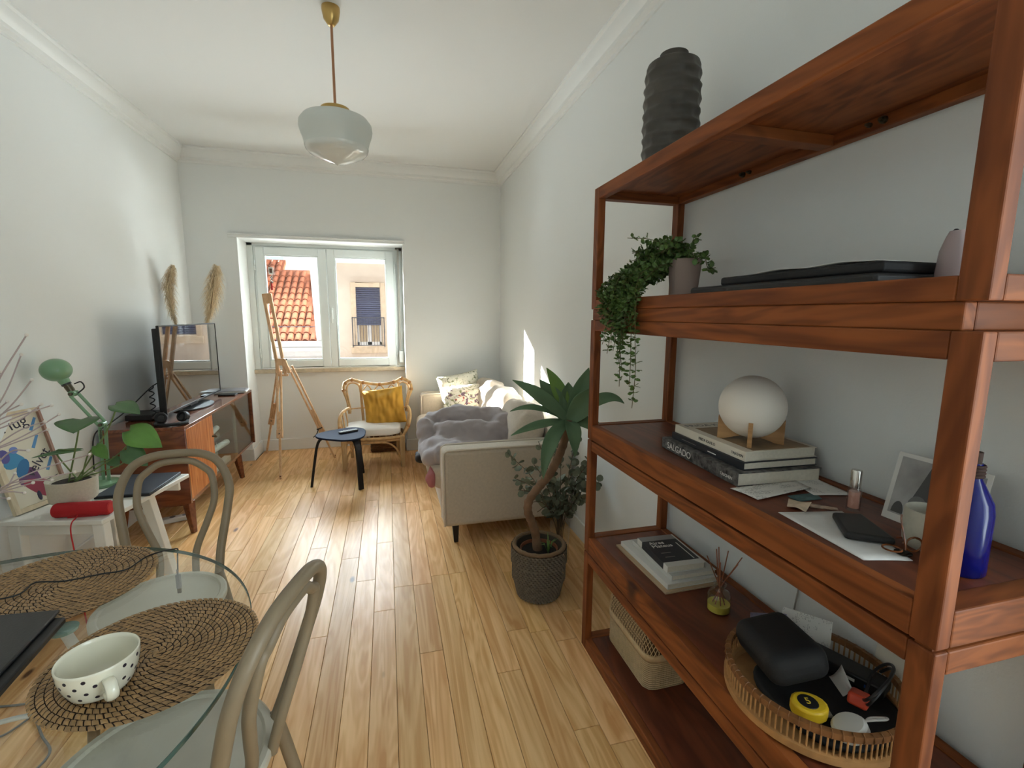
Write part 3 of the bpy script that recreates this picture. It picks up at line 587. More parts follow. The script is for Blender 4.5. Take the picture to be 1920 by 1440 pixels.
# photo print leaning on the wall: build its picture from simple flat shapes
ph = thing('photo_print', 'black and white photograph of a tower with a white border leaning on the wall', 'photograph', (1.13, .70, Zk))
pA = Vector((1.108, .792, Zk + .0005)); pB = Vector((1.112, .612, Zk + .0005)); up_ = Vector((.066, .022, .145)); xr = (pB - pA); nrm = xr.cross(up_).normalized(); nrm = -nrm if nrm.x > 0 else nrm
def onph(u, v, h=0): return pA + xr * u + up_ * v + nrm * h
def phpoly(pts, h, d=.0003):
    a = [onph(u, v, h) for u, v in pts]; c = [p + nrm * d for p in a]; n = len(pts); return MB().add(a + c, [tuple(range(n)), tuple(range(2 * n - 1, n - 1, -1))] + [(i, (i + 1) % n, n + (i + 1) % n, n + i) for i in range(n)])
obj('card', phpoly([(0, 0), (1, 0), (1, 1), (0, 1)], 0, .0008), M_paper, ph, smooth=0)
obj('picture', phpoly([(.055, .10), (.95, .10), (.95, .94), (.055, .94)], .0009), mat('cloudy_grey_print', (158, 156, 154), .45, var=.35, vscale=14), ph, smooth=0)
M_p1 = mat('dark_grey_print', (72, 72, 72), .45); M_p2 = mat('mid_grey_print', (104, 104, 104), .45)
obj('picture_tower', phpoly([(.26, .28), (.42, .93), (.50, .80), (.50, .30)], .0013), M_p1, ph, smooth=0); obj('picture_tower', phpoly([(.50, .30), (.50, .78), (.56, .72), (.60, .30)], .0013), M_p2, ph, smooth=0)
obj('picture_dome', phpoly([(.36 + .11 * math.cos(t * PI / 8), .28 + .16 * math.sin(t * PI / 8)) for t in range(9)], .0016), M_p2, ph, smooth=0); obj('picture_bush', phpoly([(.16 + .07 * math.cos(t * PI / 8), .12 + .17 * math.sin(t * PI / 8)) for t in range(9)], .0016), M_p1, ph, smooth=0); obj('picture_block', phpoly([(.80, .12), (.80, .52), (.86, .54), (.88, .12)], .0013), M_p1, ph, smooth=0)
# cup
M_cel = mat('grey_green_stoneware', (184, 180, 164), .5, var=.1, vscale=50)
cu = obj('stoneware_cup', MB().lathe([(0, 0), (.033, 0), (.041, .012), (.043, .04), (.0425, .078), (.0405, .08), (.0385, .076), (.039, .02), (0, .01)], 36, (1.045, .652, Zk)), M_cel); tag(cu, 'grey-green stoneware cup in front of the photograph', 'cup')
# sunglasses
sg = thing('sunglasses', 'tortoiseshell sunglasses lying on the envelope against the cup', 'sunglasses', (.965, .64, Zk + .004), R_(-18))
M_tort = mat('tortoiseshell', (112, 62, 30), .2, var=.5, vscale=70)
for sx_ in (-1, 1):
    obj('rim', MB().tube([(sx_ * .018 + .0155 * math.cos(t * PI / 10), .0, .018 + .0145 * math.sin(t * PI / 10)) for t in range(20)], .0018, 6, closed=True), M_tort, sg, local=True)
    obj('lens', MB().lathe([(0, 0), (.0148, 0), (.0148, .0012), (0, .002)], 20), mat('dark_lens', (40, 30, 28), .05), sg, local=True)
    L2 = sg.children[-1]; L2.matrix_basis = Matrix.Translation((sx_ * .018, 0, .018)) @ Matrix.Rotation(PI / 2, 4, 'X')
    obj('temple_arm', MB().tube(bez([(sx_ * .034, 0, .024), (sx_ * .036, .02, .022), (sx_ * .035, .05, .008), (sx_ * .032, .062, .002)], 10), .0017, 6), M_tort, sg, local=True)
obj('bridge', MB().tube(bez([(-.004, 0, .02), (0, 0, .024), (.004, 0, .02)], 6), .0016, 6), M_tort, sg, local=True)
# blue bottle
bb = thing('blue_bottle', 'cobalt blue glass bottle with a dark corded neck standing by the near post', 'bottle', (1.01, .575, Zk))
obj('glass_body', MB().lathe([(0, 0), (.034, 0), (.037, .005), (.037, .115), (.034, .135), (.022, .16), (.0135, .178), (.0125, .205), (.010, .205), (.011, .18), (.03, .13), (.033, .01), (0, .008)], 36, (1.01, .575, Zk)), mat('cobalt_glass', (14, 20, 104), .16, trans=.15, ior=1.4), bb)
obj('cork', MB().lathe([(0, .195), (.0098, .195), (.0105, .225), (0, .226)], 16, (1.01, .575, Zk)), mat('dark_cork', (62, 44, 36), .8), bb)
for q in range(4): obj('cord_wrap', MB().tube([(1.01 + .0145 * math.cos(t * PI / 8), .575 + .0145 * math.sin(t * PI / 8), Zk + .182 + q * .006) for t in range(16)], .003, 6, closed=True), mat('cord_brown', (60, 40, 34), .8), bb)
# ------------------------------------------------------------------ lower tier: pile of books
Zc = ZC + .0005
M_kraft = mat('kraft_board', (186, 160, 128), .8); M_wcov = mat('white_cover', (222, 220, 214), .5); M_gcov = mat('pale_grey_cover', (204, 202, 196), .5)
q1 = book('picture_book', 'thin kraft-covered folder at the bottom of the pile beside the reed diffuser', (1.022, 1.515), .36, .225, .008, R_(1), M_kraft, Zc, 'books on the lower tier')
q2 = book('picture_book', 'white paperback with a black spine band lying on the kraft folder', (1.03, 1.515), .335, .21, .02, R_(1), M_wcov, Zc + .0083, 'books on the lower tier')
obj('spine_band', MB().box(-.062, -.05, -.10, .145, .02, .0206), M_ink, q2, local=True)
q3 = book('picture_book', 'pale grey paperback under the black and white book', (1.045, 1.5), .28, .185, .02, R_(0), M_gcov, Zc + .0286, 'books on the lower tier', )
q4 = book('picture_book', 'small black and white book titled Aires Mateus on top of its pile', (1.028, 1.49), .225, .155, .026, R_(-2), M_wcov, Zc + .0489, 'books on the lower tier')
obj('cover_block', MB().box(-.0778, .07, -.085, .075, .0005, .0264), M_dk, q4, local=True); obj('cover_block', MB().box(-.0776, .07, .075, .112, .026, .0263), mat('grey_cover', (150, 148, 146), .5), q4, local=True)
top_text(q4, 'Aires', .03, M_wink, -.06, .045, .0265, xd=(1, 0, 0), yd=(0, 1, 0)); top_text(q4, 'Mateus', .03, M_wink, -.06, .02, .0265, xd=(1, 0, 0), yd=(0, 1, 0))
for yy in (-.02, -.05): obj('cover_lettering', MB().box(-.05, -.01, yy - .004, yy, .0264, .0267), M_gink, q4, local=True)
obj('cover_stripe', MB().box(.05, .054, -.08, .045, .0264, .0267), M_wink, q4, local=True)
# ------------------------------------------------------------------ reed diffuser
dx, dy = 1.035, 1.215
rd = thing('reed_diffuser', 'glass reed diffuser with yellow oil and brown sticks on the lower tier', 'diffuser', (dx, dy, Zc))
M_cg = glass('diffuser_glass', (.965, .975, .965), .1)
obj('glass_bottle', MB().lathe([(0, 0), (.034, 0), (.0365, .004), (.0365, .052), (.032, .064), (.018, .072), (.0155, .078), (.0155, .088), (.0205, .09), (.0205, .094), (.0145, .094)], 36, (dx, dy, Zc)), M_cg, rd)
obj('oil', MB().lathe([(0, .004), (.035, .004), (.035, .026), (0, .026)], 32, (dx, dy, Zc)), mat('yellow_oil', (206, 192, 84), .08), rd)
rs = random.Random(3)
for q in range(7):
    a = q * 2 * PI / 7 + .3; lean = rs.uniform(.015, .06)
    obj('reed', MB().tube([(dx - .026 * math.cos(a), dy - .026 * math.sin(a), Zc + .008), (dx + .006 * math.cos(a), dy + .006 * math.sin(a), Zc + .092), (dx + (.006 + lean) * math.cos(a), dy + (.006 + lean) * math.sin(a), Zc + .17 + rs.uniform(0, .055))], .0017, 6), mat('brown_reed', (140, 84, 56), .7) if q == 0 else bpy.data.materials['brown_reed'], rd)
# ------------------------------------------------------------------ round bamboo basket with odds and ends
M_bam = mat('bamboo', (176, 130, 82), .5, var=.2, vscale=30); M_bamd = mat('bamboo_dark', (126, 84, 48), .5, var=.25, vscale=30)
tx, ty, tr = 1.006, .838, .194
bk = thing('bamboo_tray_basket', 'round bamboo basket with spindle sides full of odds and ends on the lower tier', 'basket', (tx, ty, Zc))
rtop = lambda a: Zc + .105 + .0 * a
obj('base', MB().lathe([(0, 0), (tr - .02, 0), (tr - .006, .006), (tr - .002, .02), (tr - .008, .02), (tr - .014, .009), (0, .008)], 64, (tx, ty, Zc)), M_bam, bk)
bar_ = MB().lathe([(tr - .009, .074), (tr + .002, .074), (tr + .003, .09), (tr - .009, .091), (tr - .009, .074)], 64, (tx, ty, Zc)); obj('rim', bar_, M_bamd, bk)
obj('lower_band', MB().lathe([(tr - .009, .016), (tr + .003, .012), (tr + .004, .03), (tr - .008, .032), (tr - .009, .016)], 64, (tx, ty, Zc)), M_bam, bk)
rodm = MB().tube([(0, 0, .022), (0, 0, .08)], .0022, 6); rme = mesh_of(rodm); rme.materials.append(M_bam)
for q in range(96):
    a = 2 * PI * q / 96; o = bpy.data.objects.new('spindle', rme); COL.objects.link(o); o.parent = bk; o.location = ((tr - .0035) * math.cos(a), (tr - .0035) * math.sin(a), 0)
wr = MB()
for q in range(60):
    a = 2 * PI * q / 60; wr.at((tx + (tr - .003) * math.cos(a), ty + (tr - .003) * math.sin(a), Zc + .0825), a).tube([(.008 * math.cos(t * PI / 4), 0, .0105 * math.sin(t * PI / 4)) for t in range(8)], .0014, 5, closed=True)
obj('rim_binding', wr, M_bamd, bk, kind='stuff')
# contents
Zt = Zc + .0085
pu = obj('cable_pouch', cushion0((1.03, .815, Zt + .0165), (.145, .145, .015)), M_blk2, smooth=180); tag(pu, 'flat black fabric pouch lining the bottom of the bamboo basket', 'pouch')
Zu = Zt + .034
ec = obj('hard_case', MB().box(-.075, .075, -.105, .105, -.042, .042), M_blk2, bevel=.034, bseg=5); ec.location = (.965, .885, Zu + .037); ec.rotation_euler = (R_(-8), R_(-14), R_(-14)); tag(ec, 'rounded black zip case lying in the bamboo basket', 'case')
tm = thing('tape_measure', 'yellow tape measure with a black centre at the edge of the bamboo basket', 'tape measure', (.918, .765, Zu + .006), R_(-20))
obj('body', MB().prism([(.036 * math.cos(t * PI / 8) * (1.2 if math.cos(t * PI / 8) > 0 else 1), .034 * math.sin(t * PI / 8)) for t in range(16)], (0, 0, .03), o=(0, 0, .003)), mat('yellow_plastic', (226, 186, 40), .4), tm, local=True, bevel=.006, bseg=3)
obj('badge', MB().lathe([(0, 0), (.022, 0), (.021, .0012), (0, .0012)], 20, (0, 0, .033)), M_blk, tm, local=True)
text_part('badge_number', '5', .026, mat('yellow_ink', (220, 190, 60), .5), tm, MW[tm.name] @ frame4((-.007, -.008, .0348), (1, 0, 0), (0, 1, 0)))
obj('tape_lip', MB().box(.036, .052, -.01, .01, .004, .01), M_gink, tm, local=True, bevel=.001); obj('base_foot', MB().box(-.03, .035, -.014, .014, .0, .004), M_blk, tm, local=True)
jr = obj('jar_lid', MB().lathe([(0, 0), (.034, 0), (.036, .005), (.036, .02), (.03, .026), (.0, .028)], 28, (0, 0, 0)), mat('frosted_white_plastic', (214, 212, 206), .5)); jr.location = (.972, .697, Zu + .008); jr.rotation_euler = (R_(-15), R_(-20), 0); tag(jr, 'white plastic jar lid lying in the bamboo basket by the post', 'lid')
rb = thing('router', 'black router box with a white label in the bamboo basket', 'router', (1.125, .845, Zu + .004), R_(22))
obj('body', MB().box(-.03, .03, -.09, .09, 0, .03), M_blk, rb, local=True, bevel=.005); obj('label', MB().box(-.0304, -.03, -.03, -.005, .01, .018), M_wink, rb, local=True); obj('indicator', MB().box(-.0304, -.03, -.06, -.05, .01, .018), mat('blue_indicator', (40, 90, 160), .3), rb, local=True)
rc = obj('black_cable', MB().tube(bez([(1.095 + .062 * math.cos(t * .55) + .01 * math.sin(t), .745 + .045 * math.cos(t * .55 + .6), Zu + .052 + .045 * math.sin(t * .55) + .0012 * t) for t in range(0, 22)], 120), .0035, 7), M_blk); tag(rc, 'looped black power cable bulging out of the bamboo basket', 'cable')
wc = obj('white_cable', MB().tube(bez([(1.0, .715, Zu + .012), (1.02, .695, Zu + .03), (1.05, .685, Zu + .034), (1.07, .70, Zu + .02), (1.04, .715, Zu + .012), (1.01, .70, Zu + .01)], 30), .0025, 6), M_paper); tag(wc, 'short white charging cable curled in the bamboo basket', 'cable')
sheet('receipt', 'curled white receipt between the black case and the router', 'paper', [(1.035, .775), (1.06, .76), (1.085, .825), (1.06, .835)], Zu + .018, M_paper, .035)
rd2 = obj('red_case', MB().box(-.025, .025, -.02, .02, -.014, .014), mat('orange_red_plastic', (200, 70, 44), .4), bevel=.006); rd2.location = (1.045, .745, Zu + .02); rd2.rotation_euler = (0, .3, .5); tag(rd2, 'small orange-red plastic case lying among the cables in the bamboo basket', 'case')
ev2 = obj('folded_leaflet', MB().box(0, .004, -.05, .05, 0, .085), mat('lilac_paper', (150, 146, 170), .7, var=.3, vscale=40)); ev2.location = (1.03, .998, Zu - .005); ev2.rotation_euler = (R_(0), R_(10), R_(72)); tag(ev2, 'lilac folded leaflet standing behind the black case in the basket', 'leaflet')
ev3 = obj('paper_card', MB().box(0, .002, -.06, .06, 0, .095), M_print2); ev3.location = (1.115, .96, Zu - .005); ev3.rotation_euler = (0, R_(10), R_(40)); tag(ev3, 'white printed card standing at the back of the bamboo basket', 'card')
pc = obj('patterned_card', MB().box(0, .003, 0, .13, 0, .14), printed('floral_card', (216, 208, 192), (150, 60, 50), 9, .8)); pc.location = (1.2115, .775, Zc + .003); pc.rotation_euler = (0, R_(4), 0); tag(pc, 'colourful patterned card leaning on the wall behind the bamboo basket', 'card')
# ------------------------------------------------------------------ woven lidded box at the bottom
M_wick = mat('pale_wicker', (206, 180, 140), .7, var=.12, vscale=60)
wb = thing('woven_box', 'pale woven lidded box with an open lattice lid on the bottom tier', 'box', (1.025, 1.62, ZD), R_(0))
hx, hy, h1, h2 = .095, .17, .125, .25
def rrect(t, hx, hy, r):
    # point on a rounded rectangle, t in 0..1
    segs = []
    per = [(hx - r) * 2, PI * r / 2, (hy - r) * 2, PI * r / 2] * 2; tot = sum(per); s = t * tot
    cs = [((-(hx - r), -hy), (1, 0)), ((hx - r, -(hy - r)), -PI / 2), ((hx, -(hy - r)), (0, 1)), ((hx - r, hy - r), 0), ((hx - r, hy), (-1, 0)), ((-(hx - r), hy - r), PI / 2), ((-hx, hy - r), (0, -1)), ((-(hx - r), -(hy - r)), PI)]
    for p, (c, d) in zip(per, cs):
        if s <= p:
            if isinstance(d, tuple): return (c[0] + d[0] * s, c[1] + d[1] * s)
            a = d + s / r; return (c[0] + r * math.cos(a), c[1] + r * math.sin(a))
        s -= p
    return (-(hx - r), -hy)
inner = MB().grid(lambda u, v: (*[q * (.975) for q in rrect(u, hx, hy, .04)], .004 + v * (h1 - .004)), 48, 2, cu=True); inner.prism([tuple(q * .97 for q in rrect(i / 48, hx, hy, .04)) for i in range(48)], (0, 0, .004)); obj('liner', inner, M_wick, wb, local=True)
lat = MB(); NS = 84
for q in range(NS):
    for dirn in (0, 1):
        p = rrect(q / NS, hx, hy, .04); out = 1.0 + .004 * dirn; lat.tube([(p[0] * out, p[1] * out, .0 + .002), (p[0] * out, p[1] * out, h1)], .0013, 4) if dirn == 0 else None
for q in range(15):
    z = .004 + q * (h1 - .008) / 14; lat.tube([(*[c * 1.012 for c in rrect(i / 40, hx, hy, .04)], z) for i in range(40)], .0016, 4, closed=True)
obj('woven_body', lat, M_wick, wb, local=True, kind='stuff', label='tightly woven pale cane body')
obj('band', MB().grid(lambda u, v: (*[c * (1.03 + (.012 if 0.2 < v < .8 else 0)) for c in rrect(u, hx, hy, .04)], h1 - .004 + v * .03), 48, 4, cu=True), M_wick, wb, local=True, solid=.004)
ld = MB()
def lid(u, v):   # v 0..1 from lid rim up the side and over the top
    if v < .6:
        s = v / .6; k_ = 1.035 - .10 * s ** 1.5; p = rrect(u % 1, hx, hy, .04); return (p[0] * k_, p[1] * k_, h1 + .02 + (h2 - h1 - .02) * math.sin(s * PI / 2) * .94)
    s = (v - .6) / .4; k_ = .935 * (1 - s) + .0; p = rrect(u % 1, hx, hy, .04); return (p[0] * k_, p[1] * k_, h1 + .02 + (h2 - h1 - .02) * (.94 + .06 * s))
ND = 66
for q in range(ND):
    for sg2 in (1, -1): ld.tube([lid(q / ND + sg2 * v * .12, v) for v in [i / 14 * .96 for i in range(15)]], .0017, 4)
obj('lattice_lid', ld, M_wick, wb, local=True, kind='stuff', label='open diagonal lattice lid')
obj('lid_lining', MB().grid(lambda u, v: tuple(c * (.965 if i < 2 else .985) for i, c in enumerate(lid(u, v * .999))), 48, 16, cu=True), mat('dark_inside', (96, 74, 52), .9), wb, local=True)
# ================================================================== PENDANT
M_brass = mat('brass', (190, 158, 98), .28, metal=.9); M_copper = mat('copper_rod', (176, 130, 100), .35, metal=.8)
M_opal2 = mat('opal_glass_gloss', (222, 224, 218), .12, coat=.4)
M_opal3 = mat('opal_glass_satin', (214, 217, 210), .45)
pd = thing('pendant_lamp', 'schoolhouse pendant lamp with an opal glass shade and brass fittings hanging from the ceiling', 'lamp', (-.222, 2.72, 2.26))
px, py = -.222, 2.72
obj('canopy', MB().lathe([(0, 3.0), (.043, 3.0), (.044, 2.985), (.036, 2.945), (.016, 2.918), (.007, 2.915), (0, 2.915)], 32, (px, py, 0)), M_brass, pd)
obj('rod', MB().tube([(px, py, 2.93), (px, py, 2.52)], .0065, 12), M_copper, pd)
obj('collar', MB().lathe([(0, 2.535), (.07, 2.533), (.074, 2.525), (.074, 2.505), (.07, 2.5), (0, 2.5)], 36, (px, py, 0)), M_brass, pd)
obj('thumb_screw', MB().tube([(px - .07, py - .03, 2.517), (px - .085, py - .036, 2.517)], .004, 8), M_brass, pd)
obj('glass_shade', MB().lathe([(.06, 2.506), (.075, 2.505), (.12, 2.498), (.158, 2.482), (.176, 2.458), (.179, 2.432), (.172, 2.405), (.162, 2.38), (.158, 2.36), (.156, 2.345)], 64, (px, py, 0)), M_opal3, pd, smooth=80)
obj('glass_bowl', MB().lathe([(.156, 2.345), (.152, 2.33), (.138, 2.315), (.118, 2.305), (.1, 2.297), (.075, 2.285), (.045, 2.275), (.02, 2.268), (.006, 2.262), (0, 2.258)], 64, (px, py, 0)), M_opal2, pd, smooth=80)
# ================================================================== SOFA
M_sofa = mat('beige_linen_weave', (196, 182, 164), .9, bump=.35, bscale=420, var=.06, vscale=60, sheen=.2)
M_pipe = mat('beige_piping', (214, 202, 186), .85)
M_legb = mat('black_wood_leg', (28, 24, 22), .5)
so = thing('sofa', 'beige linen sofa with piped arms and three loose back cushions along the wall', 'sofa', (.76, 3.97, 0))
obj('base', MB().box(.325, 1.19, 2.95, 4.98, .13, .31), M_sofa, so, bevel=.02, bseg=3)
def arm(y0, y1, z1, lab):
    o = obj('arm', MB().box(.312, 1.195, y0, y1, .13, z1), M_sofa, so, bevel=.032, bseg=4)
    for yy in (y0 + .006, y1 - .006):
        b = MB().tube([(.32, yy, .14), (.316, yy, z1 - .045), (.32, yy, z1 - .016), (.345, yy, z1 - .002), (.6, yy, z1 + .0), (1.17, yy, z1 - .0)], .0075, 8); obj('piping', b, M_pipe, o)
arm(2.885, 3.045, .645, 'near'); arm(4.9, 5.05, .675, 'far')
obj('back', MB().box(1.07, 1.2, 3.03, 4.92, .28, .70), M_sofa, so, bevel=.04, bseg=4)
def cushion(mb, c, r, e=.42, rot=(0, 0, 0), wr=.012, seed=0, nu=44, nv=26, sag=0.0):
    t = MB(); t.ball((0, 0, 0), r, nu, nv, e); M4 = Matrix.Translation(c) @ Matrix.Rotation(rot[2], 4, 'Z') @ Matrix.Rotation(rot[1], 4, 'Y') @ Matrix.Rotation(rot[0], 4, 'X')
    vs = []
    for p in t.v:
        q = Vector(p); d = wr * (noise.noise((q.x * 7 + seed, q.y * 7, q.z * 7)) + .5 * noise.noise((q.x * 16, q.y * 16 + seed, q.z * 16))); n = Vector((q.x / r[0] ** 2, q.y / r[1] ** 2, q.z / r[2] ** 2)).normalized()
        q = q + n * d; q.z -= sag * (q.y / r[1]) ** 2 * (1 if q.z > 0 else 0); vs.append(M4 @ q)
    return mb.add(vs, t.f)
for k, yc in enumerate((3.51, 4.435)):
    obj('seat_cushion', cushion(MB(), (.655, yc, .395), (.405, .462, .088), .3, seed=k * 3), M_sofa, so, smooth=180)
for k, (yc, tilt, zc, L2) in enumerate(((3.40, -8, .65, .36), (4.02, 4, .655, .33), (4.58, 10, .66, .3))):
    obj('back_cushion', cushion(MB(), (.965, yc, zc), (.125, L2, .2), .55, (0, R_(14), R_(tilt * .5)), .03, seed=k * 7, sag=.05), M_sofa, so, smooth=180)
for (lx, ly) in ((.395, 2.95), (1.13, 2.95), (.395, 4.96), (1.13, 4.96)):
    obj('leg', MB().bar((lx, ly, .135), (lx + .004, ly, 0), .045, .045, w2=.028, h2=.028), M_legb, so, bevel=.003)
# patterned pillows
def floral(name, base, cols, sc):
    m = bpy.data.materials.new(name); m.use_nodes = True; nt = m.node_tree; N = nt.nodes.new; L = nt.links.new; b = nt.nodes['Principled BSDF']; b.inputs['Roughness'].default_value = .85
    tc = N('ShaderNodeTexCoord'); out = None
    for i, c in enumerate(cols):
        mp = N('ShaderNodeMapping'); mp.inputs['Location'].default_value = (i * 3.1, i * 1.7, i); L(tc.outputs['Object'], mp.inputs[0])
        nz = N('ShaderNodeTexNoise'); nz.inputs['Scale'].default_value = sc * (1 + .3 * i); nz.inputs['Detail'].default_value = 2; nz.inputs['Distortion'].default_value = 2.5; L(mp.outputs[0], nz.inputs['Vector'])
        rp = N('ShaderNodeValToRGB'); rp.color_ramp.elements[0].position = .60; rp.color_ramp.elements[1].position = .64; L(nz.outputs[0], rp.inputs[0])
        mx = N('ShaderNodeMix'); mx.data_type = 'RGBA'; L(rp.outputs[0], mx.inputs[0]); mx.inputs[7].default_value = srgb(*c)
        if out is None: mx.inputs[6].default_value = srgb(*base)
        else: L(out, mx.inputs[6])
        out = mx.outputs[2]
    L(out, b.inputs['Base Color']); return m
def pillow(name, label, cat, c, sx_, sy_, th, M3, m, wr=.012, seed=0, ears=.06, n=30, group=None):
    """square knife-edge pillow: local x,y in plane, z thick; M3 rotation matrix 4x4"""
    b = MB(); b.M = Matrix.Translation(c) @ M3
    def f(u, v, s):
        a = 2 * u - 1; d = 2 * v - 1; k = 1 - .06 * (1 - abs(a)) * abs(d) - 0; kx = 1 - .07 * (1 - d * d) * 1.0; ky = 1 - .07 * (1 - a * a)
        x_ = a * sx_ / 2 * (1 - ears * (1 - d * d)); y_ = d * sy_ / 2 * (1 - ears * (1 - a * a)); prof_ = max(0, (1 - a ** 4) * (1 - d ** 4)) ** .55
        wz = wr * (noise.noise((a * 3 + seed, d * 3, s)) + .6 * noise.noise((a * 7 + seed, d * 2.0, s * 3))) * prof_ ** .5
        return (x_, y_, s * (th / 2 * prof_) + wz)
    b.grid(lambda u, v: f(u, v, 1), n, n); b.grid(lambda u, v: f(u, v, -1), n, n); o = obj(name, b, m, smooth=180); tag(o, label, cat, group); return o
Rot = lambda x, y, z: Matrix.Rotation(z, 4, 'Z') @ Matrix.Rotation(y, 4, 'Y') @ Matrix.Rotation(x, 4, 'X')
M_fl1 = floral('cream_floral_print', (226, 218, 200), [(178, 70, 62), (120, 96, 110), (150, 150, 110)], 9); M_fl2 = floral('cream_line_print', (226, 222, 204), [(128, 132, 104), (170, 172, 140)], 13)
pillow('throw_pillow', 'cream throw pillow with fine green line drawing leaning on the far sofa arm', 'pillow', (.72, 4.80, .70), .44, .42, .13, Rot(R_(68), R_(-10), R_(0)), M_fl2, seed=4)
pillow('throw_pillow', 'cream throw pillow with red flowers lying against the other pillow on the sofa', 'pillow', (.74, 4.55, .655), .46, .38, .13, Rot(R_(48), R_(-4), R_(4)), M_fl1, seed=9)
# crumpled duvet: swollen blobs fused and wrinkled
M_duv = mat('grey_lilac_cotton', (160, 150, 150), .85, bump=.12, bscale=60, sheen=.2)
b = MB()
def roll(pts, rs): b.tube(bez(pts, 20), [rs[0]] * 0 or [lerp(rs[0], rs[1], i / 20) for i in range(len(bez(pts, 20)))], 14)
roll([(.30, 3.72, .63), (.42, 3.66, .67), (.62, 3.58, .69), (.82, 3.50, .67)], (.10, .105)); roll([(.33, 3.50, .60), (.55, 3.40, .62), (.80, 3.32, .62), (.93, 3.3, .58)], (.09, .09))
roll([(.30, 3.2, .53), (.55, 3.14, .55), (.80, 3.14, .55)], (.07, .07)); b.ball((.56, 3.42, .53), (.35, .36, .09), 24, 14, .7); b.ball((.285, 3.42, .50), (.09, .27, .085), 20, 12, .8); b.ball((.275, 3.62, .60), (.08, .14, .10), 20, 12)
b.ball((.84, 3.42, .66), (.12, .12, .10), 18, 12)
du = obj('duvet', b, M_duv, smooth=180); tag(du, 'crumpled grey-lilac duvet heaped on the near end of the sofa', 'duvet')
rm = du.modifiers.new('fuse', 'REMESH'); rm.mode = 'VOXEL'; rm.voxel_size = .014; rm.use_smooth_shade = True
sm = du.modifiers.new('soft', 'SMOOTH'); sm.factor = .6; sm.iterations = 7
tx_ = bpy.data.textures.new('folds', 'CLOUDS'); tx_.noise_scale = .12; tx_.noise_depth = 2
dm = du.modifiers.new('folds', 'DISPLACE'); dm.texture = tx_; dm.strength = .07; dm.mid_level = .5; dm.texture_coords = 'LOCAL'
tx2 = bpy.data.textures.new('creases', 'STUCCI'); tx2.noise_scale = .09; tx2.turbulence = 6
dm = du.modifiers.new('creases', 'DISPLACE'); dm.texture = tx2; dm.strength = .018; dm.mid_level = .5; dm.texture_coords = 'LOCAL'
sm = du.modifiers.new('soft2', 'SMOOTH'); sm.factor = .5; sm.iterations = 2
def cloth(name, label, cat, m, c, r, seed, hang=.0):
    o = obj(name, cushion(MB(), c, r, .8, wr=.03, seed=seed, nu=30, nv=20), m, smooth=180); tag(o, label, cat); return o
cloth('black_garment', 'black garment sticking out from under the duvet at the sofa edge', 'clothing', mat('black_cloth', (34, 30, 32), .8), (.215, 3.47, .455), (.045, .09, .028), 3)
cloth('pink_garment', 'dusty pink garment hanging over the sofa front under the duvet', 'clothing', mat('dusty_pink_cloth', (170, 104, 104), .85), (.262, 3.16, .40), (.028, .07, .075), 8)
# ================================================================== RATTAN ARMCHAIR
M_rat = mat('rattan_cane', (206, 168, 118), .45, var=.2, vscale=22); M_bind = mat('rattan_binding', (176, 128, 80), .5)
M_ratl = wood('rattan_leg_wood', (184, 150, 104), (208, 176, 130), axis='Z', fine=30, along=3, rough=.5)
ac = thing('rattan_armchair', 'rattan armchair with a looped wing back standing under the window', 'chair', (-.15, 4.85, 0))
cx = -.112
def rod(name, pts, r=.013, n=24, m=M_rat): return obj(name, MB().tube(bez(pts, n), r, 9), m, ac)
out = [(-.395, 4.93, .50), (-.415, 4.98, .62), (-.449, 5.0, .73), (-.435, 5.01, .80), (-.37, 5.02, .832), (-.262, 5.02, .802), (-.10, 5.03, .777), (.045, 5.02, .797), (.128, 5.02, .832), (.205, 5.01, .79), (.222, 5.0, .72), (.185, 4.98, .62), (.165, 4.93, .50)]
rod('back_frame', out, .0155, 72)
inn = [(lerp(cx, p[0], .90), p[1] - .004, p[2] - .022) for p in out]
rod('wing_loop', [(-.385, 4.95, .53), (-.405, 4.97, .64), (-.42, 5.0, .74), (-.40, 5.01, .79), (-.35, 5.015, .80), (-.305, 5.02, .77), (-.29, 5.02, .70)], .008, 30); rod('wing_loop', [(.155, 4.95, .53), (.175, 4.97, .64), (.193, 5.0, .73), (.175, 5.01, .78), (.13, 5.015, .795), (.09, 5.02, .765), (.075, 5.02, .70)], .008, 30)
for (x0, zt) in ((-.285, .80), (.09, .80)): rod('back_post', [(x0, 5.02, zt), (x0 + .004, 5.01, .6), (x0 + (.02 if x0 < 0 else -.02), 4.98, .33)], .013, 12)
for (x0, x1) in ((-.275, -.165), (-.165, -.035), (-.035, .08)):
    xm = (x0 + x1) / 2; rod('back_arch', [(x0 + .012, 5.015, .66), (x0 + .016, 5.02, .72), (xm, 5.025, .768), (x1 - .016, 5.02, .72), (x1 - .012, 5.015, .66)], .006, 20)
for x0 in (-.165, -.035): rod('back_cane', [(x0, 5.015, .70), (x0, 5.0, .5), (x0, 4.98, .34)], .008, 10)
rod('back_cross_cane', [(-.39, 4.95, .545), (-.28, 5.0, .54), (.08, 5.0, .54), (.16, 4.95, .535)], .007, 24)
for p in out[2:11]: obj('binding', MB().ball(p, (.021, .019, .021), 12, 8), M_bind, ac)
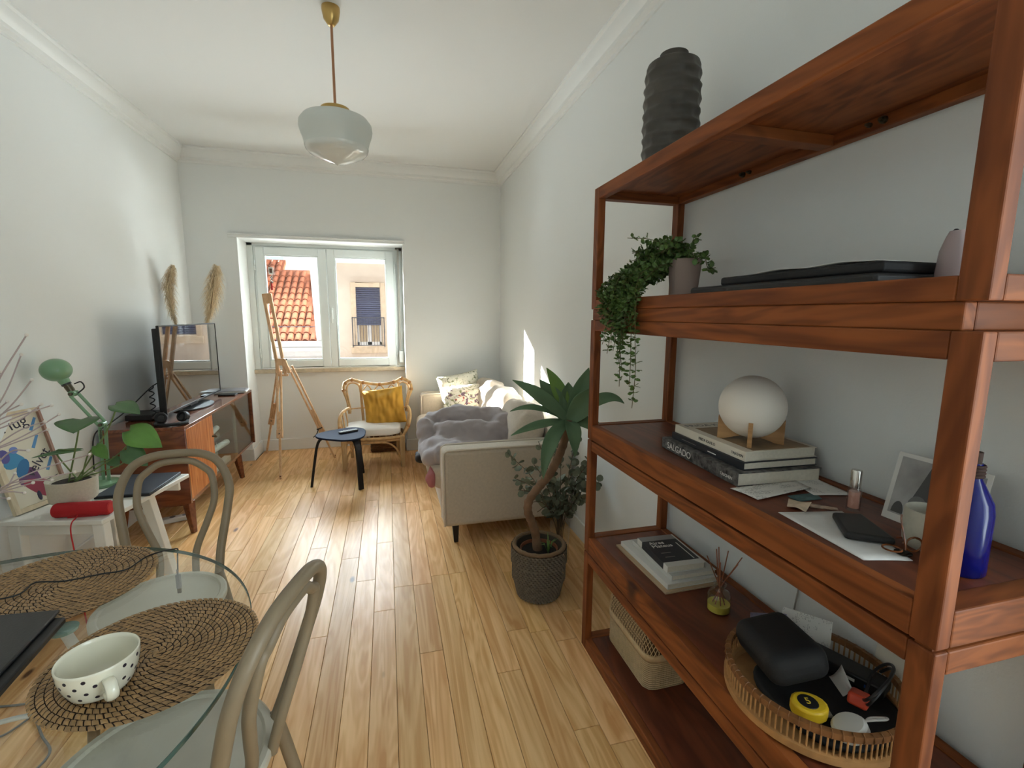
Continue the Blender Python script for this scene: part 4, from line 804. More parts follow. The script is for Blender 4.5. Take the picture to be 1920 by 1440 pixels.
for s, xo, xf in ((-1, -.47, -.44), (1, .235, .105)):
    if s < 0: pts = [(-.44, 4.645, .30), (-.468, 4.65, .40), (-.474, 4.68, .49), (-.45, 4.74, .548), (-.40, 4.84, .57), (-.392, 4.93, .52)]
    else: pts = [(.108, 4.645, .30), (.165, 4.65, .40), (.19, 4.68, .49), (.19, 4.74, .545), (.175, 4.84, .565), (.163, 4.93, .52)]
    rod('arm', pts, .015, 40)
    a = bez(pts, 40)
    for k, t in enumerate((.42, .52, .62, .72)):
        q = a[int(t * (len(a) - 1))]; rod('arm_cane', [q, (q.x + (.015 if s < 0 else -.02), q.y, .42), (lerp(q.x, xf, .7), q.y + .01, .315)], .0065, 10)
    obj('binding', MB().ball(a[9], (.019, .019, .024), 12, 8), M_bind, ac)
    obj('leg', MB().bar((xf, 4.64, .315), (xf + .004, 4.625, 0), .05, .045, w2=.036, h2=.036), M_ratl, ac, bevel=.008, bseg=3)
    obj('leg', MB().bar((xf * .86 - .02, 5.0, .33), (xf * .86 - .02, 5.06, 0), .04, .04, w2=.03, h2=.03), M_ratl, ac, bevel=.008, bseg=3)
    rod('side_brace', [(xf, 4.65, .06), (xf * .97, 4.74, .2), (xf * .93, 4.85, .285)], .008, 12); rod('side_brace', [(xf * .9, 5.02, .06), (xf * .93, 4.95, .2), (xf * .93, 4.85, .285)], .008, 12)
    rod('seat_side_rail', [(xf, 4.64, .305), (xf * .86 - .02, 5.0, .305)], .016, 6)
rod('seat_front_rail', [(-.46, 4.635, .305), (-.17, 4.62, .30), (.125, 4.635, .305)], .017, 16); rod('seat_front_rail', [(-.45, 4.637, .275), (-.17, 4.625, .272), (.115, 4.637, .275)], .010, 16)
rod('seat_back_rail', [(-.39, 5.0, .305), (.075, 5.0, .305)], .014, 8)
rod('front_arch', [(-.425, 4.632, .05), (-.40, 4.63, .16), (-.32, 4.628, .245), (-.17, 4.626, .262), (-.02, 4.628, .245), (.065, 4.63, .16), (.095, 4.632, .05)], .009, 36)
for k in range(9):
    x_ = lerp(-.40, .07, k / 8); rod('seat_cane', [(x_, 4.64, .305), (x_, 4.99, .305)], .006, 4)
M_offw = mat('off_white_cotton', (226, 222, 216), .85, bump=.1, bscale=200)
o = obj('seat_pad', cushion(MB(), (-.165, 4.80, .368), (.262, .195, .046), .35, wr=.008, seed=3), M_offw, smooth=180); tag(o, 'white seat pad lying on the rattan armchair', 'cushion')
M_must = mat('mustard_linen', (200, 150, 56), .85, bump=.25, bscale=220, var=.07, vscale=7)
pillow('mustard_cushion', 'crumpled mustard yellow cushion leaning on the rattan armchair back', 'pillow', (-.055, 4.895, .565), .405, .38, .13, Rot(R_(76), R_(-7), R_(-4)), M_must, wr=.03, seed=2, ears=.05, n=36)
# basket on the floor behind the armchair
M_dwick = mat('dark_brown_wicker', (110, 76, 48), .8, var=.3, vscale=60)
wk = thing('wicker_basket', 'low dark wicker basket on the floor behind the rattan armchair', 'basket', (-.04, 5.3, 0))
obj('liner', MB().box(-.20, .125, 5.2, 5.42, .004, .20), M_dwick, wk, bevel=.02); wv = MB()
for q in range(11):
    z = .012 + q * .018; ring = []
    for t in range(44):
        p = rrect(t / 44, .172, .118, .03); k2 = 1 + (.02 if (t + q) % 2 else -.01); ring.append((-.0375 + p[0] * k2, 5.31 + p[1] * k2, z))
    wv.tube(ring, .0085, 5, closed=True)
obj('woven_body', wv, M_dwick, wk, kind='stuff')
# ================================================================== BLACK STOOL + REMOTE
M_bl = mat('black_lacquer_wood', (26, 26, 30), .5, spec=.3); M_blt = mat('blue_black_top', (30, 36, 54), .7, spec=.08)
st_ = thing('black_stool', 'three-legged black bentwood stool carrying a remote control beside the armchair', 'stool', (-.41, 4.28, 0))
tri = [(-.615, 4.28), (-.29, 4.06), (-.31, 4.505)]; cen = Vector((-.405, 4.282))
def rtri(n=48):
    out_ = []
    for k in range(n):
        a = 2 * PI * k / n; r = 0
        # rounded triangle: superposed cosine
        r = .213 + .022 * math.cos(3 * (a - PI)); out_.append((cen.x + r * math.cos(a) * .98, cen.y + r * math.sin(a) * 1.05))
    return out_
obj('seat', MB().prism(rtri(), (0, 0, .016), o=(0, 0, .439)), M_blt, st_, bevel=.006, bseg=3)
for (fx, fy) in ((-.684, 4.256), (-.262, 4.085), (-.275, 4.53)):
    d = (Vector((fx, fy)) - cen); L0 = d.length; d /= L0; b = MB(); n_ = Vector((-d.y, d.x, 0)); path = [(.03, .436), (.13, .436), (.17, .43), (.197, .412), (.212, .385), (.225, .34), (lerp(.225, L0, .5), .18), (L0, 0.0)]
    vs = []; fs = []
    for i, (r_, z_) in enumerate(path):
        a0 = path[max(0, i - 1)]; a1 = path[min(len(path) - 1, i + 1)]; tx2_, tz2 = a1[0] - a0[0], a1[1] - a0[1]; l_ = math.hypot(tx2_, tz2); nx, nz = -tz2 / l_, tx2_ / l_
        w_ = .042 * (1 if i < 6 else .85)
        for sw, sn in ((-1, -1), (1, -1), (1, 1), (-1, 1)): vs.append(Vector((cen.x, cen.y, 0)) + Vector((d.x, d.y, 0)) * (r_ + nx * sn * .011 * (1)) + n_ * sw * w_ * .6 + Vector((0, 0, z_ + nz * sn * .008 if i < len(path) - 1 else 0)))
    for i in range(len(path) - 1):
        for k in range(4): fs.append((4 * i + k, 4 * i + (k + 1) % 4, 4 * i + 4 + (k + 1) % 4, 4 * i + 4 + k))
    fs += [(3, 2, 1, 0), tuple(4 * (len(path) - 1) + k for k in range(4))]; obj('leg', b.add(vs, fs), M_bl, st_, bevel=.003)
rem = thing('remote_control', 'black remote control lying on the black stool', 'remote', (-.365, 4.315, .456), R_(-58))
obj('body', MB().box(-.023, .023, -.085, .085, 0, .018), M_blk, rem, local=True, bevel=.006, bseg=3)
for i in range(3):
    for j in range(6): obj('button', MB().lathe([(0, 0), (.0045, 0), (.004, .0016), (0, .0018)], 8, (-.013 + .013 * i, -.06 + .022 * j, .018)), M_gink, rem, local=True)
# ================================================================== EASEL
M_bee = wood('beech_wood', (206, 162, 120), (230, 192, 150), axis='Z', fine=36, along=3, rough=.5)
ea = thing('wooden_easel', 'pale wooden tripod easel standing at the window', 'easel', (-.97, 5.0, 0))
JT = Vector((-1.01, 5.0, 1.0))
def beam(name, p, q, w, h, up=(0, 1, 0), bev=.002): return obj(name, MB().bar(p, q, w, h, up), M_bee, ea, bevel=bev, smooth=0)
t0 = Vector((-1.005, 4.98, .90)); t1 = Vector((-1.115, 5.06, 1.682)); side = Vector((.028, 0, .004))
beam('mast_rail', t0 - side, t1 - side, .026, .034); beam('mast_rail', t0 + side, t1 + side, .026, .034)
beam('mast_head', t1 - side * 1.3 + Vector((0, -.004, -.085)), t1 + side * .9 + Vector((-.012, -.004, .004)), .07, .026) if 0 else obj('mast_head', MB().bar(t1 + Vector((.012, -.003, -.09)), t1 + Vector((-.001, -.003, .008)), .078, .034, (0, 1, 0)), M_bee, ea, bevel=.004, smooth=0)
beam('tray', t0 + Vector((-.045, -.02, .006)), t0 + Vector((.055, -.02, .006)), .035, .02, (0, 0, 1))
obj('joint_block', MB().prism([(-.052, -.10), (-.045, .055), (-.02, .07), (.03, .07), (.045, .055), (.085, -.07), (.06, -.08), (.02, .0), (-.018, .0), (-.022, -.10)], (0, .035, 0), o=(-1.012, 4.955, 1.0), u=(1, 0, 0), v=(0, 0, 1)), M_bee, ea, bevel=.003, smooth=0)
def ext_leg(top, foot, mid=.62):
    top = Vector(top); foot = Vector(foot); m_ = top.lerp(foot, mid); d = (foot - top).normalized(); s = d.cross(Vector((0, 1, 0))).normalized() * .017
    u_ = beam('upper_leg', top - s, m_ - s, .016, .026); beam('upper_leg', top + s, m_ + s, .016, .026); beam('lower_leg', top.lerp(foot, mid - .22), foot + Vector((0, 0, .004)), .018, .024)
    obj('leg_clamp', MB().bar(m_ - d * .05, m_ + d * .03, .055, .034, (0, 1, 0)), M_bee, ea, bevel=.004, smooth=0); obj('wing_nut', MB().tube([m_ - d * .02 + Vector((0, -.016, 0)), m_ - d * .02 + Vector((0, -.034, 0))], .006, 8), M_bolt, ea)
    obj('foot_tip', MB().tube([foot + Vector((0, 0, .03)), foot + Vector((0, 0, 0))], .0085, 8), mat('brown_tip', (110, 66, 44), .7) if 'brown_tip' not in bpy.data.materials else bpy.data.materials['brown_tip'], ea)
ext_leg((-1.03, 4.95, .93), (-.99, 4.534, 0), .6); ext_leg((-1.035, 5.0, .95), (-1.31, 5.46, 0), .6); ext_leg((-.935, 4.99, .99), (-.578, 5.103, 0), .68)
obj('strap', MB().tube([(-.705 + .026 * math.cos(t * PI / 6), 5.06 + .02 * math.sin(t * PI / 6), .335 + .01 * math.cos(t * PI / 6)) for t in range(12)], .006, 6, closed=True).tube(bez([(-.715, 5.04, .33), (-.735, 5.03, .28), (-.765, 5.03, .25)], 8), .005, 6), M_blk2, ea)
obj('knob', MB().tube([(-.955, 4.955, 1.06), (-.955, 4.93, 1.06)], .007, 8), M_bolt, ea)
# window charm
ch = thing('hanging_charm', 'beaded hanging charm with a red tassel on the left window sash', 'ornament', (-1.185, 5.46, 1.66))
chx, chy = -1.152, 5.474
obj('string', MB().tube([(chx, chy, 2.06), (chx, chy, 1.75)], .0012, 5), M_paper, ch)
obj('eye_bead', MB().lathe([(0, -.006), (.022, -.004), (.024, 0), (.022, .004), (0, .006)], 20), M_paper, ch, local=True); ch.children[-1].matrix_basis = Matrix.Translation((chx + 1.185, chy - 5.46, 2.04 - 1.66)) @ Matrix.Rotation(PI / 2, 4, 'X')
obj('plaque', MB().box(chx - .022, chx + .022, chy - .004, chy + .004, 1.90, 1.975), M_paper, ch, bevel=.006); obj('plaque_inlay', MB().box(chx - .013, chx + .013, chy - .006, chy - .004, 1.915, 1.96), mat('brown_inlay', (92, 72, 60), .6), ch)
for q, zz in enumerate((1.885, 1.87, 1.852, 1.836, 1.822)): obj('bead', MB().ball((chx + .006 * (-1) ** q, chy, zz), .009, 10, 8), mat('grey_bead_%d' % q, ((120, 110, 96), (170, 165, 150), (90, 80, 70), (190, 180, 160), (110, 90, 80))[q], .4), ch)
obj('tassel', MB().lathe([(0, .075), (.005, .073), (.007, .06), (.010, .0), (0, 0)], 12, (chx, chy, 1.74)), mat('red_silk', (176, 30, 36), .7), ch)
# ================================================================== AGAVE IN BASKET
M_trunk = mat('brown_grey_bark', (116, 88, 66), .85, var=.25, vscale=20, bump=.5, bscale=50)
M_agv = mat('agave_green', (90, 118, 86), .5, var=.14, vscale=6); M_agv2 = mat('agave_fresh_green', (104, 138, 66), .5, var=.12, vscale=6)
ax_, ay_ = .752, 2.26
pb = thing('wicker_planter', 'grey-brown wicker planter standing on the floor by the shelves', 'planter', (ax_, ay_, 0))
def prr(z): return .112 + .022 * min(1, z / .1) + (.006 if z > .1 else 0) + (.006 if z > .19 else 0)
obj('liner', MB().lathe([(0, .003), (.10, .003), (.115, .02), (.126, .1), (.133, .28), (.12, .28), (.115, .2), (0, .2)], 40, (ax_, ay_, 0)), mat('planter_inner', (74, 66, 56), .9), pb)
wv = MB(); NC = 44
for q in range(23):
    z0 = .012 + q * .0118
    for k in range(NC):
        a0 = 2 * PI * (k + .5 * (q % 2)) / NC; a1 = a0 + 2 * PI / NC * .98; vs = []
        for i in range(4):
            a = lerp(a0, a1, i / 3); bul = .0055 * math.sin(PI * i / 3) + .0005; r = prr(z0) + bul
            for dz in (-.0052, .0052): vs.append((ax_ + (r - .004) * math.cos(a), ay_ + (r - .004) * math.sin(a), z0 + dz)) if 0 else vs.append((ax_ + r * math.cos(a), ay_ + r * math.sin(a), z0 + dz))
        fs = [(2 * i, 2 * i + 2, 2 * i + 3, 2 * i + 1) for i in range(3)]; wv.add(vs, fs)
obj('woven_body', wv, mat('grey_brown_wicker', (112, 104, 92), .75, var=.2, vscale=50), pb, kind='stuff', label='horizontal grey-brown wicker weave')
obj('rim', MB().tube([(ax_ + .134 * math.cos(t * PI / 20), ay_ + .134 * math.sin(t * PI / 20), .283 + .002 * math.sin(t * 4)) for t in range(40)], .011, 8, closed=True), mat('planter_rim', (122, 98, 72), .75), pb)
ag = thing('agave_plant', 'tall agave with a bent bare trunk and broad green leaves in the wicker planter', 'plant', (ax_, ay_, .205))
obj('nursery_pot', MB().lathe([(0, .205), (.085, .205), (.098, .262), (.102, .262), (.09, .203), (0, .202)], 32, (ax_, ay_, 0)), mat('terracotta_plastic', (124, 72, 46), .6), ag)
obj('soil', MB().lathe([(0, .250), (.05, .249), (.0955, .245), (0, .24)], 24, (ax_, ay_, 0), lambda a, z: 1 if z < .246 else 1), mat('dark_potting_soil', (34, 28, 24), .95, bump=.8, bscale=160), ag)
tk = bez([(.748, 2.265, .235), (.735, 2.265, .33), (.715, 2.265, .40), (.688, 2.26, .47), (.695, 2.26, .535), (.745, 2.26, .60), (.80, 2.26, .66), (.845, 2.26, .74), (.878, 2.262, .82), (.897, 2.262, .90), (.905, 2.262, .955)], 80)
obj('trunk', MB().tube(tk, [.026 if i < 6 else .0225 + .0015 * math.sin(i * 1.7) for i in range(len(tk))], 14), M_trunk, ag, smooth=60)
AC = Vector((.906, 2.262, .945))
def agave_leaf(tip, ctrl, wid, m, fold=.30, up=Vector((0, -.9, .55))):
    wid *= 1.2
    tip = Vector(tip); ctrl = Vector(ctrl); b = MB(); n = 14; P = []
    for i in range(n + 1):
        t = i / n; P.append(AC * (1 - t) ** 2 + ctrl * 2 * t * (1 - t) + tip * t * t)
    rows = []
    for i in range(n + 1):
        t = i / n; tg = (P[min(n, i + 1)] - P[max(0, i - 1)]).normalized(); rad = (P[i] - AC); rad = Vector((rad.x, rad.y, 0)); upv = up or Vector((0, 0, 1)); s = tg.cross(upv)
        if s.length < .15: s = tg.cross(Vector((rad.x, rad.y, .01)).normalized() if rad.length > 1e-3 else Vector((1, 0, 0)))
        s.normalize(); nn = s.cross(tg); w_ = wid * (.42 + .58 * math.sin(min(1, t / .52) * PI / 2)) * (1 - max(0, (t - .52) / .48) ** 1.7) + .0012
        rows.append([P[i] + s * w_ * k_ + nn * (abs(k_) ** 1.3 * fold * w_ - .0) for k_ in (-1, -.55, 0, .55, 1)])
    vs = [p for r in rows for p in r]; fs = [(i * 5 + j, i * 5 + j + 1, i * 5 + 6 + j, i * 5 + 5 + j) for i in range(n) for j in range(4)]
    o = obj('leaf', b.add(vs, fs), m, ag, smooth=180, solid=.003, sub=1); return o
agave_leaf((.60, 2.27, 1.175), (.78, 2.26, 1.08), .034, M_agv); agave_leaf((.765, 2.33, 1.165), (.83, 2.28, 1.05), .048, M_agv)
agave_leaf((.805, 2.34, 1.225), (.875, 2.30, 1.10), .036, M_agv2); agave_leaf((.915, 2.30, 1.15), (.91, 2.30, 1.05), .046, M_agv); agave_leaf((1.03, 2.30, 1.225), (.965, 2.27, 1.08), .04, M_agv); agave_leaf((1.02, 2.2, 1.14), (.98, 2.235, 1.04), .05, M_agv)
agave_leaf((1.155, 2.13, 1.055), (1.08, 2.2, 1.14), .026, M_agv); agave_leaf((.585, 2.26, 1.015), (.72, 2.25, 1.075), .013, M_agv); agave_leaf((.575, 2.2, .905), (.74, 2.23, .97), .018, M_agv)
agave_leaf((.725, 2.13, .69), (.74, 2.15, .93), .032, M_agv); agave_leaf((.885, 2.11, .80), (.89, 2.15, .97), .034, M_agv); agave_leaf((1.10, 2.18, .85), (1.02, 2.22, .97), .03, M_agv); agave_leaf((.96, 2.42, 1.08), (.94, 2.36, 1.05), .04, M_agv); agave_leaf((.86, 2.43, 1.02), (.88, 2.37, 1.02), .04, M_agv)
sp = MB(); rg2 = random.Random(4)
for q in range(9):
    a = rg2.uniform(0, 2 * PI); e = Vector((.79 + .05 * math.cos(a), 2.215 + .05 * math.sin(a), .30 + rg2.uniform(-.01, .05))); c0 = Vector((.79, 2.215, .245)); s = Vector((-math.sin(a), math.cos(a), 0)) * .003; m_ = (c0 + e) / 2 + Vector((0, 0, .025)); sp.add([c0 - s, c0 + s, m_ + s, m_ - s, e], [(0, 1, 2, 3), (3, 2, 4)])
sp_ = thing('spider_plant_sprout', 'small grassy sprout growing beside the agave trunk in the planter', 'plant', (.79, 2.215, .246)); obj('blades', sp, M_agv2, sp_, solid=.001)
# ================================================================== EUCALYPTUS
ev_ = thing('eucalyptus_vase', 'glass vase of dried eucalyptus branches on the floor behind the agave', 'plant', (.985, 2.56, 0))
vx, vy = .985, 2.56
obj('glass_vase', MB().lathe([(0, .003), (.05, .003), (.056, .01), (.06, .24)], 32, (vx, vy, 0)), glass('vase_glass', (.97, .98, .97), .1), ev_)
M_euc = mat('dull_grey_green_leaf', (112, 118, 98), .7, var=.25, vscale=25); M_eucs = mat('eucalyptus_stem', (96, 78, 58), .8)
lm = MB(); NL = 9; pts = [(.024 * (.5 + .5 * math.cos(2 * PI * k / NL)) * 2 - .0, .0225 * math.sin(2 * PI * k / NL), .003 * math.cos(4 * PI * k / NL)) for k in range(NL)]; lm.add([(0.024, 0, -.004)] + pts, [(0, 1 + k, 1 + (k + 1) % NL) for k in range(NL)]); lme = mesh_of(lm, 180); lme.materials.append(M_euc)
rg3 = random.Random(12); inv = MW[ev_.name].inverted(); cnt = 0
ends = [(.64, 2.46, .72), (.66, 2.42, .60), (.70, 2.5, .50), (.78, 2.46, .66), (.82, 2.5, .78), (.88, 2.45, .56), (.95, 2.48, .74), (1.0, 2.42, .60), (1.06, 2.5, .80), (1.10, 2.44, .64), (1.15, 2.45, .70), (1.14, 2.36, .56), (1.08, 2.38, .46), (.92, 2.40, .44), (.80, 2.44, .38), (1.02, 2.44, .36), (1.16, 2.5, .5), (.73, 2.43, .44)]
for e in ends:
    e = Vector(e); base_ = Vector((vx + rg3.uniform(-.02, .02), vy + rg3.uniform(-.02, .02), .02)); top_ = Vector((vx + (e.x - vx) * .12, vy + (e.y - vy) * .15, .25)); path = bez([base_, top_, top_.lerp(e, .5) + Vector((0, 0, .07)), e], 24)
    obj('stem', MB().tube(path[::2] + [path[-1]], .002, 5), M_eucs, ev_)
    n0 = int(len(path) * .42)
    for i in range(n0, len(path)):
        if cnt >= 290: break
        t = (path[min(i + 1, len(path) - 1)] - path[i - 1]).normalized()
        for sgn in (-1, 1):
            if rg3.random() < .25: continue
            d = Vector((rg3.gauss(0, 1), rg3.gauss(0, 1), rg3.gauss(0, 1))); d = (d - t * d.dot(t)).normalized(); d = (d + t * .4).normalized(); nn = Vector((rg3.gauss(0, 1), rg3.gauss(-.5, 1), rg3.gauss(.3, 1)))
            M4 = frame4(path[i], d, nn); s = rg3.uniform(.75, 1.25) * (1.1 - .4 * (i - n0) / max(1, len(path) - n0)); o = bpy.data.objects.new('leaf', lme); COL.objects.link(o); o.parent = ev_; Mx = M4 @ Matrix.Scale(s, 4)
            if Mx.translation.x + .04 > 1.21: bpy.data.objects.remove(o); continue
            o.matrix_basis = inv @ Mx; cnt += 1
# ================================================================== SIDEBOARD
M_mah = wood('glossy_mahogany', (96, 46, 26), (132, 70, 40), axis='X', fine=24, along=2, rough=.2, coat=.6, vary=.05)
M_mahy = wood('glossy_mahogany_long', (100, 50, 28), (138, 76, 44), axis='Y', fine=24, along=1.5, rough=.16, coat=.8, vary=.04)
M_door = wood('striped_veneer_door', (158, 84, 42), (198, 122, 66), axis='Z', fine=44, along=1.2, rough=.25, coat=.4)
KX0, KX1, KY0, KY1, KZ0, KZ1 = -1.785, -1.315, 3.47, 5.08, .225, .757
kb = thing('sideboard', 'glossy reddish mid-century sideboard with a veneer door and glass front along the wall', 'cabinet', ((KX0 + KX1) / 2, 4.27, 0))
t = .022
obj('top', MB().box(KX0, KX1, KY0, KY1, KZ1 - t, KZ1), M_mahy, kb, bevel=.003); obj('bottom', MB().box(KX0, KX1 - .012, KY0 + t, KY1 - t, KZ0, KZ0 + t), M_mahy, kb, bevel=.002)
obj('side_panel', MB().box(KX0, KX1, KY0, KY0 + t, KZ0, KZ1 - t), M_mah, kb, bevel=.002); obj('side_panel', MB().box(KX0, KX1, KY1 - t, KY1, KZ0, KZ1 - t), M_mah, kb, bevel=.002)
obj('back_panel', MB().box(KX0, KX0 + .008, KY0 + t, KY1 - t, KZ0 + t, KZ1 - t), M_mah, kb); obj('divider', MB().box(KX0 + .008, KX1 - .03, 3.975, 3.99, KZ0 + t, KZ1 - t), M_mah, kb)
obj('inner_shelf', MB().box(KX0 + .008, KX1 - .06, 3.99, KY1 - t, .475, .485), glass('shelf_glass', (.88, .94, .92), .08), kb)
dk = obj('door', MB().box(KX1 - .02, KX1 - .002, KY0 + t + .002, 3.985, KZ0 + t + .002, KZ1 - t - .002), M_door, kb, bevel=.002)
obj('key_knob', MB().tube([(KX1 - .002, 3.955, .57), (KX1 + .02, 3.955, .57)], .007, 10).ball((KX1 + .022, 3.955, .57), .011, 12, 8), M_bolt, dk)
M_slide = glass('cabinet_glass', (.9, .94, .92), .09)
for (y0, y1, xx) in ((3.99, 4.55, KX1 - .012), (4.5, KY1 - t, KX1 - .022)):
    gp = obj('sliding_pane', MB().box(xx, xx + .005, y0, y1, KZ0 + t, KZ1 - t), M_slide, kb, smooth=0); obj('finger_notch', MB().box(xx + .005, xx + .0062, y0 + .04, y0 + .05, .46, .5), M_gink, gp)
for (lx, ly, dx_, dy_) in ((-1.345, 3.53, .01, -.01), (-1.345, 4.62, .012, .03), (-1.74, 3.53, -.01, -.01), (-1.74, 4.62, -.01, .03)):
    obj('leg', MB().bar((lx - dx_, ly, KZ0), (lx + dx_, ly + dy_, 0), .055, .055, w2=.03, h2=.03), M_mah, kb, bevel=.004)
obj('base_rail', MB().box(KX0 + .03, KX1 - .03, KY0 + .05, 4.7, KZ0 - .03, KZ0), M_mahy, kb, bevel=.003)
# contents behind the glass
cn = [('rolled_poster', 'rolled white poster tube lying on the glass shelf inside the sideboard', 'poster', MB().tube([(-1.42, 4.06, .515), (-1.46, 4.5, .515)], .022, 16), M_paper), ('paper_roll', 'short white paper roll on the floor of the sideboard', 'paper roll', MB().tube([(-1.41, 4.05, .40), (-1.43, 4.62, .355)], .026, 16), M_paper),
      ('box_file', 'grey-green document box standing inside the sideboard', 'box', MB().box(-1.62, -1.40, 4.03, 4.3, KZ0 + t, .36), mat('grey_green_card', (120, 126, 116), .7)), ('magazine_stack', 'low stack of pale magazines on the sideboard floor', 'magazines', MB().box(-1.395, -1.345, 4.02, 4.42, KZ0 + t, .285), M_gcov)]
for nm, lb, ct, mb, m in cn: tag(obj(nm, mb, m, bevel=.002), lb, ct)
bpy.data.objects['paper_roll'].location.z -= .0
yb = obj('yellow_note', MB().box(-1.50, -1.42, 4.08, 4.25, .362, .42), mat('pale_yellow_card', (206, 190, 110), .7)); tag(yb, 'pale yellow card box on the grey-green document box', 'box')
# ================================================================== TELEVISION
TX, TY0, TY1, TZ0, TZ1 = -1.5, 3.70, 4.80, .795, 1.412
tv = thing('television', 'flat-screen television with a reflecting black screen on the sideboard', 'television', (-1.52, 4.25, KZ1))
obj('back_shell', MB().box(TX - .05, TX - .012, TY0 + .02, TY1 - .02, TZ0 + .02, TZ1 - .02).box(TX - .075, TX - .05, TY0 + .15, TY1 - .15, TZ0 + .03, TZ1 - .25), M_blk, tv, bevel=.006)
obj('bezel', MB().box(TX - .014, TX + .004, TY0, TY0 + .009, TZ0, TZ1).box(TX - .014, TX + .004, TY1 - .009, TY1, TZ0, TZ1).box(TX - .014, TX + .004, TY0 + .009, TY1 - .009, TZ1 - .009, TZ1).box(TX - .014, TX + .004, TY0 + .009, TY1 - .009, TZ0, TZ0 + .014), M_blk, tv, bevel=.0015)
M_scr = mat('glossy_black_screen', (20, 20, 22), .03, spec=.6, coat=1.0, ior=1.6); M_scr.node_tree.nodes['Principled BSDF'].inputs['Coat Roughness'].default_value = .01
M_scr.node_tree.nodes['Principled BSDF'].inputs['Coat IOR'].default_value = 1.8
obj('screen', MB().box(TX - .013, TX + .001, TY0 + .008, TY1 - .008, TZ0 + .013, TZ1 - .008), M_scr, tv, smooth=0)
obj('stand_neck', MB().box(TX - .05, TX - .02, 4.17, 4.33, KZ1 + .01, TZ0 + .05), M_blk, tv, bevel=.004); obj('stand_base', MB().prism([(.13 * math.cos(k * PI / 12) - .02, .24 * math.sin(k * PI / 12)) for k in range(24)], (0, 0, .012), o=(TX - .01, 4.25, KZ1 + .0005)), M_blk, tv, bevel=.003)
obj('logo', MB().box(TX + .004, TX + .0046, 4.225, 4.275, TZ0 + .004, TZ0 + .009), M_gink, tv, smooth=0)
# set-top box, cable, headphones
sb = thing('set_top_box', 'flat black set-top box on the sideboard behind the television', 'set-top box', (-1.675, 3.82, KZ1)); obj('body', MB().box(-1.76, -1.60, 3.72, 3.92, KZ1 + .004, KZ1 + .042), M_blk, sb, bevel=.005)
for xx in (-1.74, -1.62):
    for yy in (3.74, 3.9): obj('foot', MB().tube([(xx, yy, KZ1), (xx, yy, KZ1 + .005)], .008, 8), M_blk, sb)
cbx = obj('television_cable', MB().tube(bez([(-1.575, 3.90, 1.02), (-1.62, 3.80, .98), (-1.70, 3.66, .86), (-1.77, 3.55, .78), (-1.805, 3.46, .74), (-1.808, 3.42, .60), (-1.806, 3.40, .3), (-1.80, 3.38, .01)], 40), .004, 7), M_blk); tag(cbx, 'black television cable drooping to the wall behind the sideboard', 'cable')
c3 = obj('coiled_cable', MB().tube([(-1.585 + .012 * math.sin(t * .9), 3.72 + .022 * math.cos(t * .9), 1.0 - t * .0065) for t in range(34)], .004, 6), M_blk); tag(c3, 'coiled black cable hanging behind the television edge', 'cable')
hp = thing('headphones', 'black over-ear headphones lying at the near end of the sideboard', 'headphones', (-1.425, 3.58, KZ1))
obj('headband', MB().tube(bez([(-1.52, 3.60, KZ1 + .012), (-1.50, 3.53, KZ1 + .012), (-1.44, 3.49, KZ1 + .013), (-1.37, 3.50, KZ1 + .013), (-1.335, 3.56, KZ1 + .012), (-1.35, 3.62, KZ1 + .013)], 30), .011, 8), M_blk2, hp)
for (hx_, hy_, rz_) in ((-1.50, 3.615, .3), (-1.375, 3.64, -.4)):
    c_ = obj('ear_cup', MB().lathe([(0, 0), (.034, .002), (.038, .012), (.036, .03), (.028, .036), (0, .036)], 24), M_blk, hp, local=True); c_.matrix_basis = Matrix.Translation((hx_ + 1.425, hy_ - 3.58, .036)) @ Matrix.Rotation(rz_, 4, 'Z') @ Matrix.Rotation(R_(70), 4, 'X') @ Matrix.Translation((0, 0, -.018)); MW[c_.name] = MW[hp.name] @ c_.matrix_basis
    o = obj('ear_pad', MB().tube([(.028 * math.cos(t * PI / 8), .028 * math.sin(t * PI / 8), .036) for t in range(16)], .009, 8, closed=True), M_blk2, c_, local=True)
mg = thing('magazine', 'glossy grey magazine at the far end of the sideboard', 'magazine', (-1.43, 4.95, KZ1), R_(8))
obj('cover', MB().grid(lambda u, v: (lerp(-.15, .115, u), lerp(-.12, .10, v), .0185 + .006 * math.sin(u * 3)), 12, 8), mat('grey_magazine_print', (120, 118, 120), .3, var=.4, vscale=9), mg, local=True, solid=.0012); obj('pages', MB().grid(lambda u, v: (lerp(-.15, .115, u), lerp(-.12, .10, v), .0095 + .005 * math.sin(u * 3)), 12, 8), M_paper, mg, local=True, solid=.014)
nb = obj('black_notebook', MB().box(-1.50, -1.36, 4.72, 4.815, KZ1 + .0005, KZ1 + .011), M_blk, bevel=.002); tag(nb, 'thin black notebook in front of the grey magazine on the sideboard', 'notebook')
